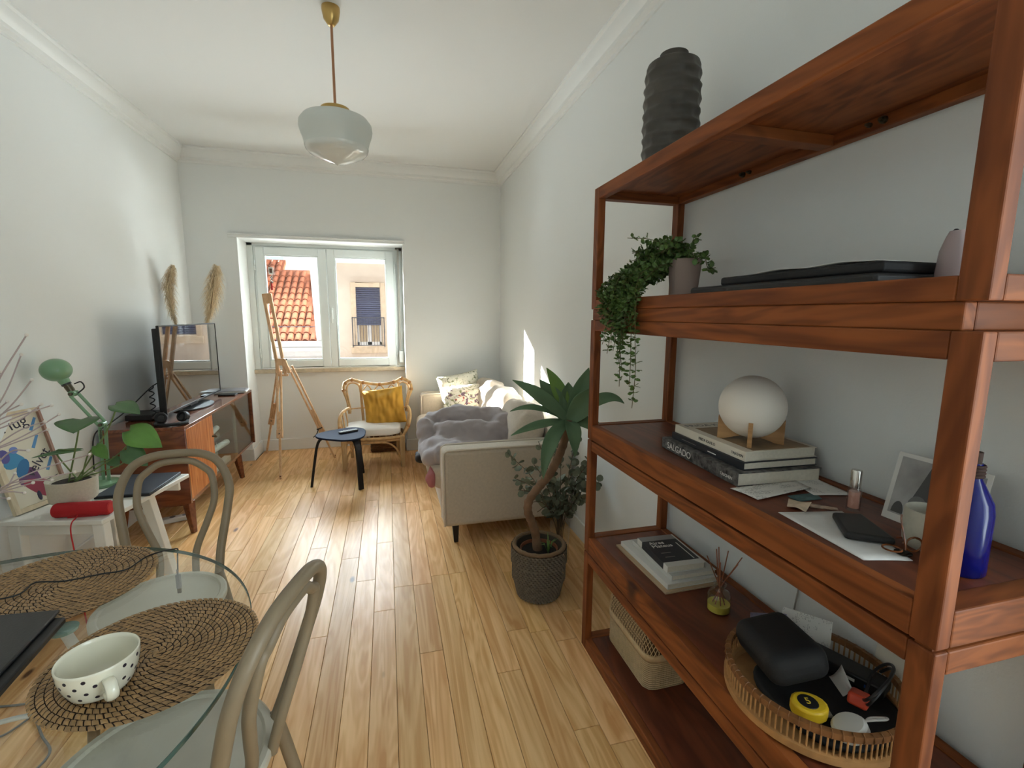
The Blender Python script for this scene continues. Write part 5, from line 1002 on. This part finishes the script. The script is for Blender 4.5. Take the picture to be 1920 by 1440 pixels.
# pampas grass in a vase behind the television
pv = thing('pampas_grass', 'two beige pampas plumes in a vase behind the television', 'dried grass', (-1.68, 4.72, KZ1))
obj('vase', MB().lathe([(0, 0), (.05, 0), (.062, .05), (.055, .16), (.03, .21), (.026, .26), (.03, .27), (.024, .27), (.02, .2), (0, .19)], 28, (-1.68, 4.72, KZ1)), mat('grey_vase', (150, 146, 140), .6), pv)
M_pam = mat('pampas_beige', (222, 200, 164), .9); M_pams = mat('pampas_stem', (200, 180, 130), .8); rg4 = random.Random(8)
for pts, side_ in (([(-1.68, 4.72, .96), (-1.72, 4.68, 1.2), (-1.745, 4.62, 1.45), (-1.755, 4.6, 1.70), (-1.715, 4.6, 1.87)], 0), ([(-1.68, 4.72, .96), (-1.62, 4.72, 1.2), (-1.52, 4.70, 1.45), (-1.46, 4.68, 1.66), (-1.415, 4.68, 1.88)], 1)):
    path = bez(pts, 80); obj('stem', MB().tube(path[::4] + [path[-1]], .0035, 6), M_pams, pv); b = MB(); n0 = int(len(path) * .44)
    for i in range(n0, len(path)):
        f = (i - n0) / (len(path) - n0); rr = (.078 if side_ else .056) * math.sin(min(1, f * 1.6 + .15) * PI / 2) * (1.05 - .75 * f ** 3)
        for k in range(34):
            a = rg4.uniform(0, 2 * PI); tg = (path[min(i + 1, len(path) - 1)] - path[i - 1]).normalized(); d = Vector((math.cos(a), math.sin(a), 0)); d = (d - tg * d.dot(tg)).normalized(); L2 = rr * rg4.uniform(.6, 1.5)
            p0 = path[i]; p1 = p0 + d * L2 * .6 + tg * L2 * .9; p2 = p0 + d * L2 * 1.1 + tg * L2 * (1.0 - rg4.uniform(0, 1.1)) + Vector((0, 0, -.3 * L2)); s = tg.cross(d) * .0016
            b.add([p0 - s, p0 + s, p1 + s, p1 - s, p2], [(0, 1, 2, 3), (3, 2, 4)])
    obj('plume', b, M_pam, pv, smooth=0, kind='stuff', label='feathery beige plume')
# ================================================================== WHITE BENCH
M_wp = mat('white_painted_wood', (232, 230, 222), .5, bump=.04, bscale=80)
ZT = .53; BR = R_(-11.5)
wbch = thing('white_bench', 'white painted wooden side table with splayed legs against the wall', 'table', (-1.33, 2.52, 0), BR)
obj('top', MB().box(-.475, 0, 0, .66, ZT - .024, ZT), M_wp, wbch, local=True, bevel=.004)
obj('apron', MB().box(-.43, -.03, .035, .053, ZT - .085, ZT - .024), M_wp, wbch, local=True, bevel=.002); obj('apron', MB().box(-.43, -.03, .60, .618, ZT - .085, ZT - .024), M_wp, wbch, local=True, bevel=.002)
for (lx, ly, ex, ey) in ((-.03, .03, .02, -.005), (-.045, .36, .02, .10), (-.43, .05, -.0, .0), (-.43, .6, 0, .0)):
    obj('leg', MB().bar((lx, ly, ZT - .024), (lx + ex, ly + ey, 0), .052, .045, up=(0, 1, 0)), M_wp, wbch, local=True, bevel=.003)
obj('lower_shelf', MB().box(-.43, -.03, .05, .42, .155, .175), M_wp, wbch, local=True, bevel=.003); obj('stretcher', MB().box(-.03, -.012, .05, .42, .13, .19), M_wp, wbch, local=True, bevel=.003)
# framed poster leaning on the wall
fp = thing('framed_poster', 'framed poster with hand lettering and a blue and purple figure leaning on the wall', 'picture', (-1.72, 2.8, ZT))
A_ = Vector((-1.757, 2.665, ZT + .001)); B_ = Vector((-1.677, 2.925, ZT + .001)); U_ = Vector((-.1175, .045, .475)); X_ = B_ - A_; Nn = X_.cross(U_).normalized(); Nn = Nn if Nn.x > 0 else -Nn
def onf(u, v, h): return A_ + X_ * u + U_ * v + Nn * h
def fpoly(pts, h0, h1):
    a = [onf(u, v, h0) for u, v in pts]; c = [onf(u, v, h1) for u, v in pts]; n = len(pts); return MB().add(a + c, [tuple(range(n)), tuple(range(2 * n - 1, n - 1, -1))] + [(i, (i + 1) % n, n + (i + 1) % n, n + i) for i in range(n)])
M_pale = wood('pale_frame_wood', (206, 188, 156), (224, 208, 178), axis='Z', fine=30, along=3, rough=.5); M_fdk = wood('brown_frame_edge', (150, 112, 96), (172, 134, 116), axis='Z', fine=30, along=3, rough=.5)
obj('backing', fpoly([(0, 0), (1, 0), (1, 1), (0, 1)], 0, .004), M_pale, fp, smooth=0)
obj('frame_side', fpoly([(0, 0), (.085, 0), (.085, 1), (0, 1)], .004, .02), M_pale, fp, smooth=0); obj('frame_side', fpoly([(.955, 0), (1, 0), (1, 1), (.955, 1)], .004, .02), M_fdk, fp, smooth=0); obj('frame_rail', fpoly([(.085, 0), (.955, 0), (.955, .045), (.085, .045)], .004, .02), M_pale, fp, smooth=0); obj('frame_rail', fpoly([(.085, .955), (.955, .955), (.955, 1), (.085, 1)], .004, .02), M_pale, fp, smooth=0)
pp = obj('poster', fpoly([(.085, .045), (.955, .045), (.955, .955), (.085, .955)], .004, .0055), mat('cream_poster_paper', (222, 214, 194), .6), fp, smooth=0)
C_ = lambda c, n='p': mat('poster_ink_%d_%d_%d' % c, c, .55)
def blob(cx_, cy_, rx, ry, col, h=.0065, n=18, wob=.0, rot=0):
    pts = []
    for k in range(n):
        a = 2 * PI * k / n; r = 1 + wob * math.sin(3 * a + cx_ * 9); x_ = rx * r * math.cos(a); y_ = ry * r * math.sin(a); pts.append((cx_ + x_ * math.cos(rot) - y_ * math.sin(rot), cy_ + x_ * math.sin(rot) + y_ * math.cos(rot)))
    return obj('poster_shape', fpoly(pts, .0055, h), C_(col), pp, smooth=0)
blob(.30, .52, .17, .085, (64, 140, 184), wob=.15); blob(.40, .42, .14, .07, (40, 110, 160), .0068, rot=.5); blob(.36, .62, .07, .035, (110, 130, 190), .0068); blob(.18, .58, .09, .07, (90, 86, 150), .0067)
blob(.46, .31, .18, .10, (104, 62, 104), .0067, wob=.12); blob(.58, .19, .25, .09, (150, 46, 70), .0069, wob=.1, rot=-.3); blob(.80, .15, .10, .06, (190, 50, 60), .0072); blob(.70, .12, .035, .06, (44, 40, 70), .0075); blob(.50, .11, .035, .05, (44, 40, 70), .0075)
for (cx_, cy_, r_) in ((.76, .66, .9), (.86, .40, .9), (.83, .84, .2)): obj('poster_shape', fpoly([(cx_ - .10, cy_ - .06), (cx_ - .05, cy_ - .075), (cx_ + .09, cy_ + .05), (cx_ + .05, cy_ + .065)], .0055, .0062), C_((86, 140, 190)), pp, smooth=0)
xdir = (X_.normalized() * .75 + U_.normalized() * .66).normalized(); ydir = (U_.normalized() * .75 - X_.normalized() * .66).normalized()
text_part('poster_lettering', 'velvet', .068, C_((40, 34, 52)), pp, frame4(onf(.50, .30, .0082), xdir, ydir), depth=.0004)
text_part('poster_lettering', 'Flug', .08, C_((40, 34, 52)), pp, frame4(onf(.30, .80, .0062), (X_.normalized() + U_.normalized() * .18), U_), depth=.0004)
for i in range(3): obj('poster_text_line', fpoly([(.70, .235 - i * .022), (.93, .255 - i * .022), (.93, .262 - i * .022), (.70, .242 - i * .022)], .0055, .006), C_((90, 86, 84)), pp, smooth=0)
# potted philodendron
M_pot = mat('cream_speckled_pot', (206, 198, 180), .8, var=.06, vscale=120); qx, qy = -1.535, 2.715
pt = thing('potted_plant', 'philodendron with large heart-shaped leaves in a cream pot on the white table', 'plant', (qx, qy, ZT))
obj('pot', MB().lathe([(0, 0), (.058, 0), (.06, .04), (.06, .045), (.088, .05), (.094, .06), (.099, .155), (.1, .158), (.094, .158), (.09, .14), (0, .138)], 40, (qx, qy, ZT + .0005)), M_pot, pt); obj('soil', MB().lathe([(0, .142), (.089, .14), (0, .135)], 24, (qx, qy, ZT)), bpy.data.materials['dark_soil'], pt)
M_phil = mat('philodendron_green', (96, 140, 62), .35, var=.2, vscale=10); M_phil2 = mat('philodendron_dark', (74, 108, 66), .3, var=.2, vscale=10); M_pst = mat('philodendron_stem', (104, 124, 70), .5)
def heart(base, tip, nrm_, wid, m, droop=.0):
    base = Vector(base); tip = Vector(tip); d = tip - base; L2 = d.length; d.normalize(); n_ = Vector(nrm_); n_ = (n_ - d * d.dot(n_)).normalized(); s = d.cross(n_); rows = []; N = 12
    for i in range(N + 1):
        t = i / N; w_ = wid * (math.sin(min(1, (t + .10) / .42) * PI / 2) if t < .32 else (1 - ((t - .32) / .68) ** 1.6)) ; c_ = base + d * (L2 * (t * 1.12 - .12)) - n_ * droop * t * t
        row = []
        for k_ in (-1, -.5, 0, .5, 1):
            back = -.10 * L2 * abs(k_) * max(0, 1 - t / .35); row.append(c_ + s * w_ * k_ + d * back + n_ * (.18 * w_ * abs(k_)))
        rows.append(row)
    return obj('leaf', MB().add([p for r in rows for p in r], [(i * 5 + j, i * 5 + j + 1, i * 5 + 6 + j, i * 5 + 5 + j) for i in range(N) for j in range(4)]), m, pt, smooth=180, solid=.0012)
top_ = Vector((qx, qy, ZT + .14))
def lf(b0, tip, n_, wid, m, bend=(0, 0, .06), droop=.01):
    b0 = Vector(b0); obj('petiole', MB().tube(bez([top_ + Vector((random.uniform(-.03, .03), random.uniform(-.02, .02), 0)), (top_ + b0) / 2 + Vector(bend), b0], 14), .0035, 6), M_pst, pt); heart(b0, tip, n_, wid, m, droop)
lf((-1.455, 2.60, .955), (-1.33, 2.60, 1.035), (.2, -.75, .5), .075, M_phil, (.0, -.0, .03)) if 0 else None
lf((-1.44, 2.66, .985), (-1.42, 2.56, .955), (.05, -.5, .85), .085, M_phil2, (.01, -.02, .02)); lf((-1.31, 2.72, 1.04), (-1.20, 2.68, 1.01), (.0, -.25, .95), .06, M_phil2, (.05, 0, .05))
lf((-1.23, 2.66, .915), (-1.09, 2.60, .85), (-.1, -.7, .7), .066, M_phil, (.08, .0, .02)); lf((-1.24, 2.62, .83), (-1.15, 2.58, .765), (.0, -.75, .6), .05, M_phil2, (.08, .0, .0)); lf((-1.385, 2.66, .85), (-1.33, 2.62, .80), (.1, -.8, .5), .03, M_phil, (.02, 0, .05)); lf((-1.50, 2.70, .83), (-1.625, 2.62, .835), (0, -.3, .95), .024, M_phil2, (-.05, -.02, .08)); lf((-1.36, 2.72, .77), (-1.33, 2.70, .735), (.1, -.8, .5), .03, M_phil2, (.02, 0, .03))
# red speaker
M_red = mat('red_mesh_fabric', (178, 30, 36), .75, bump=.4, bscale=600); M_redd = mat('red_rubber', (196, 44, 48), .5)
s0 = Vector((-1.555, 2.605, ZT + .036)); s1 = Vector((-1.325, 2.59, ZT + .036)); sd = (s1 - s0).normalized()
rs_ = thing('bluetooth_speaker', 'red cylindrical portable speaker lying on the white table', 'speaker', ((s0.x + s1.x) / 2, 2.6, ZT))
obj('body', MB().tube([s0, s0 + sd * .008, s1 - sd * .008, s1], [.031, .0345, .0345, .031], 28), M_red, rs_, smooth=40); 
for p, d in ((s0, -sd), (s1, sd)): obj('end_cap', MB().tube([p - d * .002, p + d * .004], [.029, .026], 24), M_redd, rs_)
obj('foot', MB().box(-1.50, -1.38, 2.585, 2.612, ZT, ZT + .006), M_redd, rs_)
cr = obj('red_cable', MB().tube(bez([(-1.45, 2.575, ZT + .02), (-1.445, 2.545, ZT + .012), (-1.44, 2.505, ZT + .006), (-1.435, 2.482, ZT - .03), (-1.43, 2.48, .4), (-1.43, 2.485, .2), (-1.425, 2.49, .012)], 30), .003, 6), M_redd); tag(cr, 'thin red cable hanging down from the red speaker', 'cable')
cr2 = obj('dark_blue_cable', MB().tube(bez([(-1.50, 2.88, .43), (-1.49, 2.86, .30), (-1.47, 2.85, .18), (-1.49, 2.84, .176)], 20), .003, 6), mat('navy_cable', (40, 40, 70), .5)); tag(cr2, 'dark blue cable hanging under the white table', 'cable')
# green desk lamp
M_grn = mat('sage_green_enamel', (122, 160, 124), .3, coat=.3); gx2, gy2 = -1.60, 3.07
dl = thing('desk_lamp', 'sage green jointed desk lamp with a rounded head on the white table', 'lamp', (gx2, gy2, ZT))
obj('base', MB().lathe([(0, 0), (.088, 0), (.09, .006), (.086, .016), (.05, .022), (.018, .03), (.014, .05), (0, .05)], 40, (gx2, gy2, ZT)), M_grn, dl)
J1 = Vector((-1.575, 3.07, .60)); J2 = Vector((-1.55, 3.05, .885)); J3 = Vector((-1.655, 3.03, 1.065)); HC = Vector((-1.712, 3.02, 1.195))
for k_ in (-1, 1): obj('lower_arm', MB().tube([J1 + Vector((.013 * k_, 0, -.045)), J2 + Vector((.013 * k_, 0, 0))], .0085, 10), M_grn, dl); obj('upper_arm', MB().tube([J2 + Vector((.009 * k_, .009 * k_, .012 * k_)), J3 + Vector((.009 * k_, .009 * k_, .012 * k_))], .008, 10), M_grn, dl)
for J in (J2, J3): obj('joint', MB().tube([J + Vector((0, -.018, 0)), J + Vector((0, .018, 0))], .016, 14), M_grn, dl); obj('knob', MB().tube([J + Vector((0, -.018, 0)), J + Vector((0, -.03, 0))], .009, 10), M_bolt, dl)
hd = (HC - J3).normalized(); obj('spring', MB().tube([J2.lerp(J1, .1 + .25 * i / 60) + Vector((.005 * math.cos(i * 1.3), -.02 + .005 * math.sin(i * 1.3), 0)) for i in range(60)], .0012, 5), M_bolt, dl)
def axis_lathe(prof_, o, z, n=28):
    z = Vector(z).normalized(); x_ = z.orthogonal().normalized(); y_ = z.cross(x_); b = MB(); b.M = Matrix(((x_.x, y_.x, z.x, o[0]), (x_.y, y_.y, z.y, o[1]), (x_.z, y_.z, z.z, o[2]), (0, 0, 0, 1))); b.lathe(prof_, n); return b
obj('socket', axis_lathe([(0, 0), (.016, 0), (.018, .01), (.018, .04), (0, .04)], J3 + hd * .012, hd), M_bolt, dl); obj('socket_ring', axis_lathe([(0, .04), (.022, .04), (.022, .055), (0, .055)], J3 + hd * .012, hd), M_blk, dl)
obj('lamp_head', MB().ball(HC, (.066, .066, .061), 36, 24), M_grn, dl, smooth=180)
obj('head_neck', axis_lathe([(.022, .05), (.026, .075), (.034, .10)], J3 + hd * .012, hd), M_grn, dl); obj('lamp_cable', MB().tube(bez([J3 + Vector((.0, .02, .05)), J3 + Vector((.03, .02, .06)), J3 + Vector((.045, .015, .03)), J3 + Vector((.02, .0, -.0))], 14), .0035, 6), M_blk, dl)
# grey laptop
lp = thing('closed_laptop', 'closed dark grey laptop lying across the far end of the white table', 'laptop', (-1.37, 3.0, ZT), R_(-3))
obj('lid', MB().box(-.135, .125, -.185, .165, .011, .019), mat('slate_grey_metal', (58, 64, 74), .45, bump=.1), lp, local=True, bevel=.004); obj('body', MB().box(-.135, .125, -.185, .165, 0, .0105), M_blk, lp, local=True, bevel=.004)
# twig lights
M_twig = mat('silver_white_wire', (184, 168, 166), .5); M_bulb = mat('white_bulb_tip', (232, 226, 218), .3)
tw = thing('twig_lights', 'white wire twig lights with tiny bulb tips rising from a tall floor vase', 'lights', (-1.70, 2.34, 0))

obj('floor_vase', MB().lathe([(0, 0), (.07, 0), (.085, .2), (.07, .5), (.04, .66), (.045, .7), (.038, .7), (.033, .64), (0, .6)], 32, (-1.70, 2.34, 0)), M_pot, tw)
tips = [(-1.384, 2.3, 1.41), (-1.478, 2.41, 1.324), (-1.626, 2.52, 1.241), (-1.421, 2.355, 1.224), (-1.466, 2.465, 1.103), (-1.434, 2.3, 1.132), (-1.398, 2.41, 1.106), (-1.439, 2.52, 1.045), (-1.445, 2.355, 1.096), (-1.584, 2.465, 1.12), (-1.434, 2.3, 0.94), (-1.43, 2.41, 1.037), (-1.345, 2.52, 0.852), (-1.318, 2.355, 0.821), (-1.466, 2.465, 0.759), (-1.434, 2.3, 0.803), (-1.538, 2.41, 0.727), (-1.632, 2.52, 0.784), (-1.559, 2.355, 0.725), (-1.456, 2.465, 0.99)]
rg5 = random.Random(6); hubs = [Vector((-1.62, 2.34, 1.0)), Vector((-1.60, 2.36, .86)), Vector((-1.64, 2.36, .74)), Vector((-1.63, 2.38, .92))]
vm = Vector((-1.70, 2.34, .66))
for hb in hubs: obj('main_wire', MB().tube(bez([vm, vm.lerp(hb, .5) + Vector((-.01, 0, .03)), hb], 12), .0032, 6), M_twig, tw)
for tp_ in tips:
    tp_ = Vector(tp_); hb = min(hubs, key=lambda h: abs(h.z + .10 - tp_.z) + rg5.random() * .05); mid_ = hb.lerp(tp_, .5) + Vector((rg5.uniform(-.02, .02), rg5.uniform(-.02, .02), rg5.uniform(-.02, .035)))
    tg = obj('twig', MB().tube(bez([hb, mid_, tp_], 16), .0029, 6), M_twig, tw); obj('bulb', MB().ball(tp_, .0068, 8, 6), M_bulb, tg)
# ================================================================== GLASS TABLE
TXc, TYc, TR, TZ = -1.016, 1.114, .667, .72
def tint_glass(name, face, refl, dens):
    m = glass(name, face, refl); return m
M_tg = glass('table_glass', (.965, .985, .975), .05)
M_te = mat('green_glass_edge', (70, 92, 84), .1, coat=.3)
tb = thing('glass_table', 'round glass dining table on slim white metal legs', 'table', (TXc, TYc, 0))
obj('glass_top', MB().lathe([(0, TZ - .01), (TR - .003, TZ - .01), (TR - .003, TZ), (0, TZ)], 128, (TXc, TYc, 0)), M_tg, tb, smooth=30)
obj('polished_edge', MB().lathe([(TR - .003, TZ - .0102), (TR - .001, TZ - .0102), (TR - .0004, TZ - .008), (TR - .0004, TZ - .002), (TR - .001, TZ + .0002), (TR - .003, TZ + .0002), (TR - .003, TZ - .0102)], 128, (TXc, TYc, 0)), M_te, tb, smooth=30)
M_wm = mat('white_metal', (226, 226, 222), .4); M_pad = mat('clear_pad', (150, 196, 190), .1, trans=.5)
for k, a in enumerate((48, 138, 228, 318)):
    a = R_(a); ca_, sa_ = math.cos(a), math.sin(a); obj('leg', MB().tube([(TXc + .30 * ca_, TYc + .30 * sa_, TZ - .018), (TXc + .40 * ca_, TYc + .40 * sa_, .35), (TXc + .48 * ca_, TYc + .48 * sa_, .0)], [.012, .014, .012], 12), M_wm, tb)
    obj('glass_pad', MB().lathe([(0, TZ - .0185), (.028, TZ - .0185), (.03, TZ - .0105), (0, TZ - .0102)], 24, (TXc + .30 * ca_, TYc + .30 * sa_, 0)), M_pad, tb)
obj('leg_ring', MB().tube([(TXc + .40 * math.cos(t * PI / 24), TYc + .40 * math.sin(t * PI / 24), .35) for t in range(48)], .007, 8, closed=True), M_wm, tb)
# ================================================================== PLACEMATS
M_rt = mat('placemat_rattan', (152, 119, 78), .4, var=.3, vscale=55, coat=.25); M_rtd = mat('placemat_dark_core', (38, 25, 18), .9)
def placemat(c, R0, label, seed):
    z = TZ + .0005; pm = thing('woven_placemat', label, 'placemat', (c[0], c[1], z), 0, 'woven placemats')
    obj('core', MB().lathe([(0, 0), (R0 - .004, 0), (R0 - .002, .004), (0, .005)], 72, (c[0], c[1], z)), M_rtd, pm); b = MB(); rr = random.Random(seed); nr = 15; dr_ = R0 / (nr + .2)
    b.lathe([(0, .0092), (.004, .0088), (.0075, .005)], 12, (c[0], c[1], z))
    for i in range(1, nr + 1):
        r = i * dr_; n = max(5, int(2 * PI * r / .0142))
        for k in range(n):
            a0 = 2 * PI * (k + .5 * (i % 2) + rr.uniform(-.06, .06)) / n; da = 2 * PI / n * .84; tw_ = .30 * dr_ / r * 1.0; hh = rr.uniform(-.0004, .0006); vs = []
            for u in range(4):
                for v in range(3):
                    uu = u / 3; vv = v / 2; ang_ = a0 + da * uu + tw_ * (vv - .5) * 2.2; ra = r - dr_ * .44 + dr_ * .88 * vv
                    zz = .0034 + .0052 * (math.sin(PI * (.12 + .76 * uu)) ** .7) * (math.sin(PI * (.1 + .8 * vv)) ** .7) + hh; vs.append((c[0] + ra * math.cos(ang_), c[1] + ra * math.sin(ang_), z + zz))
            b.add(vs, [(u * 3 + v, u * 3 + 3 + v, u * 3 + 4 + v, u * 3 + 1 + v) for u in range(3) for v in range(2)])
    obj('woven_coils', b, M_rt, pm, smooth=80, kind='stuff', label='coiled rattan with wrapped stitches'); return pm
placemat((-.54, 1.157), .2065, 'round woven rattan placemat under the polka dot cup', 1); placemat((-.934, 1.546), .2225, 'round woven rattan placemat crossed by a black cable', 2)
# ================================================================== CUP
M_cup = mat('cream_glaze', (230, 226, 206), .22, coat=.4); M_dot = mat('dark_blue_dots', (40, 34, 48), .3)
ZM = TZ + .0095; ux, uy = -.597, 1.062
cpp = thing('polka_dot_cup', 'cream cup with dark polka dots standing on the woven placemat', 'cup', (ux, uy, ZM))
def crad(z): return .046 + .0225 * (math.sin(min(1, z / .07) * PI / 2)) ** .8 if z > 0 else .046
prf = [(0, .003), (.034, .003), (.037, 0), (.042, 0), (.048, .004)] + [(crad(z), z) for z in (.008, .014, .022, .03, .04, .05, .06, .07)] + [(.0690, .0745), (.0672, .076), (.0654, .0745)] + [(crad(z) - .004, z) for z in (.066, .058, .045, .03, .02, .012)] + [(.04, .008), (0, .007)]
obj('body', MB().lathe(prf, 64, (ux, uy, ZM)), M_cup, cpp, smooth=60)
ha = math.atan2(-.058, .045); hx_, hy_ = math.cos(ha), math.sin(ha)
hb_ = [(crad(.05) - .002, .052), (.082, .055), (.094, .046), (.095, .034), (.084, .022), (crad(.018) - .001, .02)]
b = MB(); path = bez([(ux + hx_ * r, uy + hy_ * r, ZM + z) for r, z in hb_], 26); sN = Vector((-hy_, hx_, 0)); vs = []; fs = []
for i, p in enumerate(path):
    tg = (path[min(i + 1, len(path) - 1)] - path[max(i - 1, 0)]).normalized(); nn = tg.cross(sN)
    for k in range(10): a = 2 * PI * k / 10; vs.append(p + sN * .0105 * math.cos(a) + nn * .0052 * math.sin(a))
for i in range(len(path) - 1):
    for k in range(10): fs.append((i * 10 + k, i * 10 + (k + 1) % 10, i * 10 + 10 + (k + 1) % 10, i * 10 + 10 + k))
obj('handle', b.add(vs, fs), M_cup, cpp, smooth=180)
for row, z in enumerate((.063, .049, .034, .019)):
    for k in range(13):
        a = 2 * PI * (k + .5 * (row % 2)) / 13
        if abs((a - ha + PI) % (2 * PI) - PI) < .26: continue
        r = crad(z); dr1 = (crad(z + .002) - crad(z - .002)) / .004; nrm_ = Vector((math.cos(a), math.sin(a), -dr1)).normalized(); o_ = Vector((ux + r * math.cos(a), uy + r * math.sin(a), ZM + z)); obj('dot', axis_lathe([(0, .0004), (.0038, .0002), (.004, -.0008)], o_, nrm_, 10), M_dot, cpp)
# ================================================================== LAPTOP, CABLES
lt = thing('black_laptop', 'closed black laptop raised on a stand at the table edge', 'laptop', (-.99, 1.23, TZ))
obj('body', MB().prism([(-.80, 1.325), (-.775, 1.07), (-1.12, 1.03), (-1.15, 1.36)], (0, 0, .016), o=(0, 0, TZ + .012)), M_blk, lt, bevel=.004); obj('lid', MB().prism([(-.822, 1.345), (-.80, 1.10), (-1.12, 1.05), (-1.16, 1.372)], (0, 0, .009), o=(0, 0, TZ + .029)), mat('black_lid', (40, 40, 42), .4, bump=.08), lt, bevel=.003)
for (fx, fy) in ((-.82, 1.29), (-.80, 1.10), (-1.09, 1.06), (-1.11, 1.33)): obj('rubber_foot', MB().tube([(fx, fy, TZ + .0002), (fx, fy, TZ + .0125)], .008, 10), M_blk2, lt)
wp_ = obj('white_phone', MB().box(-.97, -.885, 1.19, 1.255, TZ + .0385, TZ + .048), M_paper, bevel=.004); wp_.rotation_euler = (0, 0, R_(28)); tag(wp_, 'small white phone lying on the black laptop', 'phone')
ZP = TZ + .0095
bc = obj('charging_cable', MB().tube(bez([(-1.22, 1.42, TZ + .004), (-1.16, 1.47, ZP + .003), (-1.01, 1.49, ZP + .003), (-1.0, 1.555, ZP + .003), (-.925, 1.545, ZP + .003), (-.845, 1.563, ZP + .003), (-.785, 1.575, ZP + .003), (-.765, 1.645, ZP + .003), (-.735, 1.69, TZ + .006), (-.712, 1.70, TZ + .004), (-.704, 1.715, TZ - .004), (-.709, 1.722, TZ - .03), (-.714, 1.722, TZ - .10)], 80), .0022, 6), M_blk); tag(bc, 'black charging cable crossing a placemat and hanging over the table edge', 'cable')
uc = thing('usb_plug', 'grey usb plug dangling below the glass table edge', 'plug', (-.714, 1.722, .56)); obj('shell', MB().box(-.721, -.707, 1.717, 1.727, .572, .622), mat('grey_plastic', (128, 130, 132), .5), uc, bevel=.002); obj('tip', MB().box(-.7195, -.7085, 1.719, 1.725, .555, .572), M_bolt, uc); obj('tail', MB().tube([(-.714, 1.722, .622), (-.714, 1.722, .64)], .003, 6), mat('grey_plastic_tail', (120, 120, 122), .5), uc)
M_gc = mat('grey_cable', (128, 128, 126), .6)
fc = obj('floor_cable', MB().tube(bez([(-1.75, 2.10, .004), (-1.48, 2.045, .004), (-1.37, 2.03, .004), (-1.33, 1.97, .004), (-1.24, 1.855, .004), (-1.165, 1.76, .004), (-1.2, 1.66, .004), (-1.34, 1.6, .004), (-1.5, 1.62, .004)], 60), .004, 6), M_gc); tag(fc, 'grey cable snaking over the floorboards under the glass table', 'cable')
fc2 = obj('floor_cable', MB().tube(bez([(-1.70, 1.98, .004), (-1.5, 1.93, .004), (-1.38, 1.885, .004), (-1.31, 1.99, .009), (-1.26, 2.03, .004)], 40), .0035, 6), M_gc); tag(fc2, 'second grey cable crossing the first under the glass table', 'cable')
# ================================================================== BENTWOOD CHAIRS
M_bent = mat('grey_beige_bentwood', (136, 120, 97), .45, var=.07, vscale=12); M_seat = mat('pale_grey_beige_seat', (196, 190, 174), .5, var=.04, vscale=12)
def chair(label, c, rz, Rs, top=.915, group='bentwood chairs at the glass table'):
    """chair facing local -y, back on +y"""
    t_ = thing('bentwood_chair', label, 'chair', (c[0], c[1], 0), rz, group); zs = .455
    obj('seat', MB().lathe([(0, zs - .028), (Rs - .012, zs - .028), (Rs, zs - .02), (Rs, zs - .004), (Rs - .006, zs + .001), (Rs - .02, zs), (Rs - .026, zs - .007), (0, zs - .009)], 56), M_seat, t_, local=True, smooth=40)
    def hoop(wb_, wm, zt, yb, yt, r, nm):
        # bottom half width, max half width
        L = []; zb = zs - .02
        pr_ = [(wb_, zb), (wb_ * 1.04, .53), (lerp(wb_, wm, .55), .63), (wm * .97, .71), (wm, .77), (wm * .93, .83), (wm * .74, zt - .035), (wm * .42, zt - .006), (0, zt)]
        yy = lambda z: lerp(yb, yt, max(0, (z - zb) / (zt - zb)) ** .9)
        P = [(x_, yy(z), z) for x_, z in pr_] + [(-x_, yy(z), z) for x_, z in pr_[-2::-1]]
        return obj(nm, MB().tube(bez(P, 96), r, 12), M_bent, t_, local=True, smooth=60)
    hoop(.15, .192, top, Rs * .80, Rs + .105, .0165, 'back_hoop'); hoop(.062, .134, top - .031, Rs * .955, Rs + .10, .0135, 'inner_hoop')
    for s in (-1, 1):
        obj('leg', MB().tube(bez([(s * .15, Rs * .80, zs + .0), (s * .165, Rs * .86, .36), (s * .182, Rs * .98, .2), (s * .2, Rs * 1.22, 0)], 16), .0165, 12), M_bent, t_, local=True)
        obj('leg', MB().tube(bez([(s * .148, -Rs * .70, zs - .012), (s * .16, -Rs * .78, .25), (s * .175, -Rs * .88, 0)], 12), .0165, 12), M_bent, t_, local=True)
    obj('leg_ring', MB().tube([(Rs * .82 * math.cos(k * PI / 20), Rs * .84 * math.sin(k * PI / 20), .245) for k in range(40)], .0095, 8, closed=True), M_bent, t_, local=True)
    return t_
chair('grey-beige bentwood chair facing the table with its back towards the white side table', (-.832, 1.862), R_(6), .206, .925); chair('grey-beige bentwood chair pushed under the table edge beside the open floor', (-.541, 1.125), R_(-105), .236, .912)
# white kettle-like adapter on the floor by the wall
pa = thing('power_strip', 'white power strip lying on the floor under the sideboard', 'power strip', (-1.55, 3.75, 0), R_(20)); obj('body', MB().box(-.12, .12, -.03, .03, .0, .035), M_paper, pa, local=True, bevel=.006)
for k in range(3): obj('socket', MB().lathe([(0, 0), (.018, 0), (.018, .002), (0, .0005)], 16, (-.075 + .075 * k, 0, .035)), M_gink, pa, local=True)
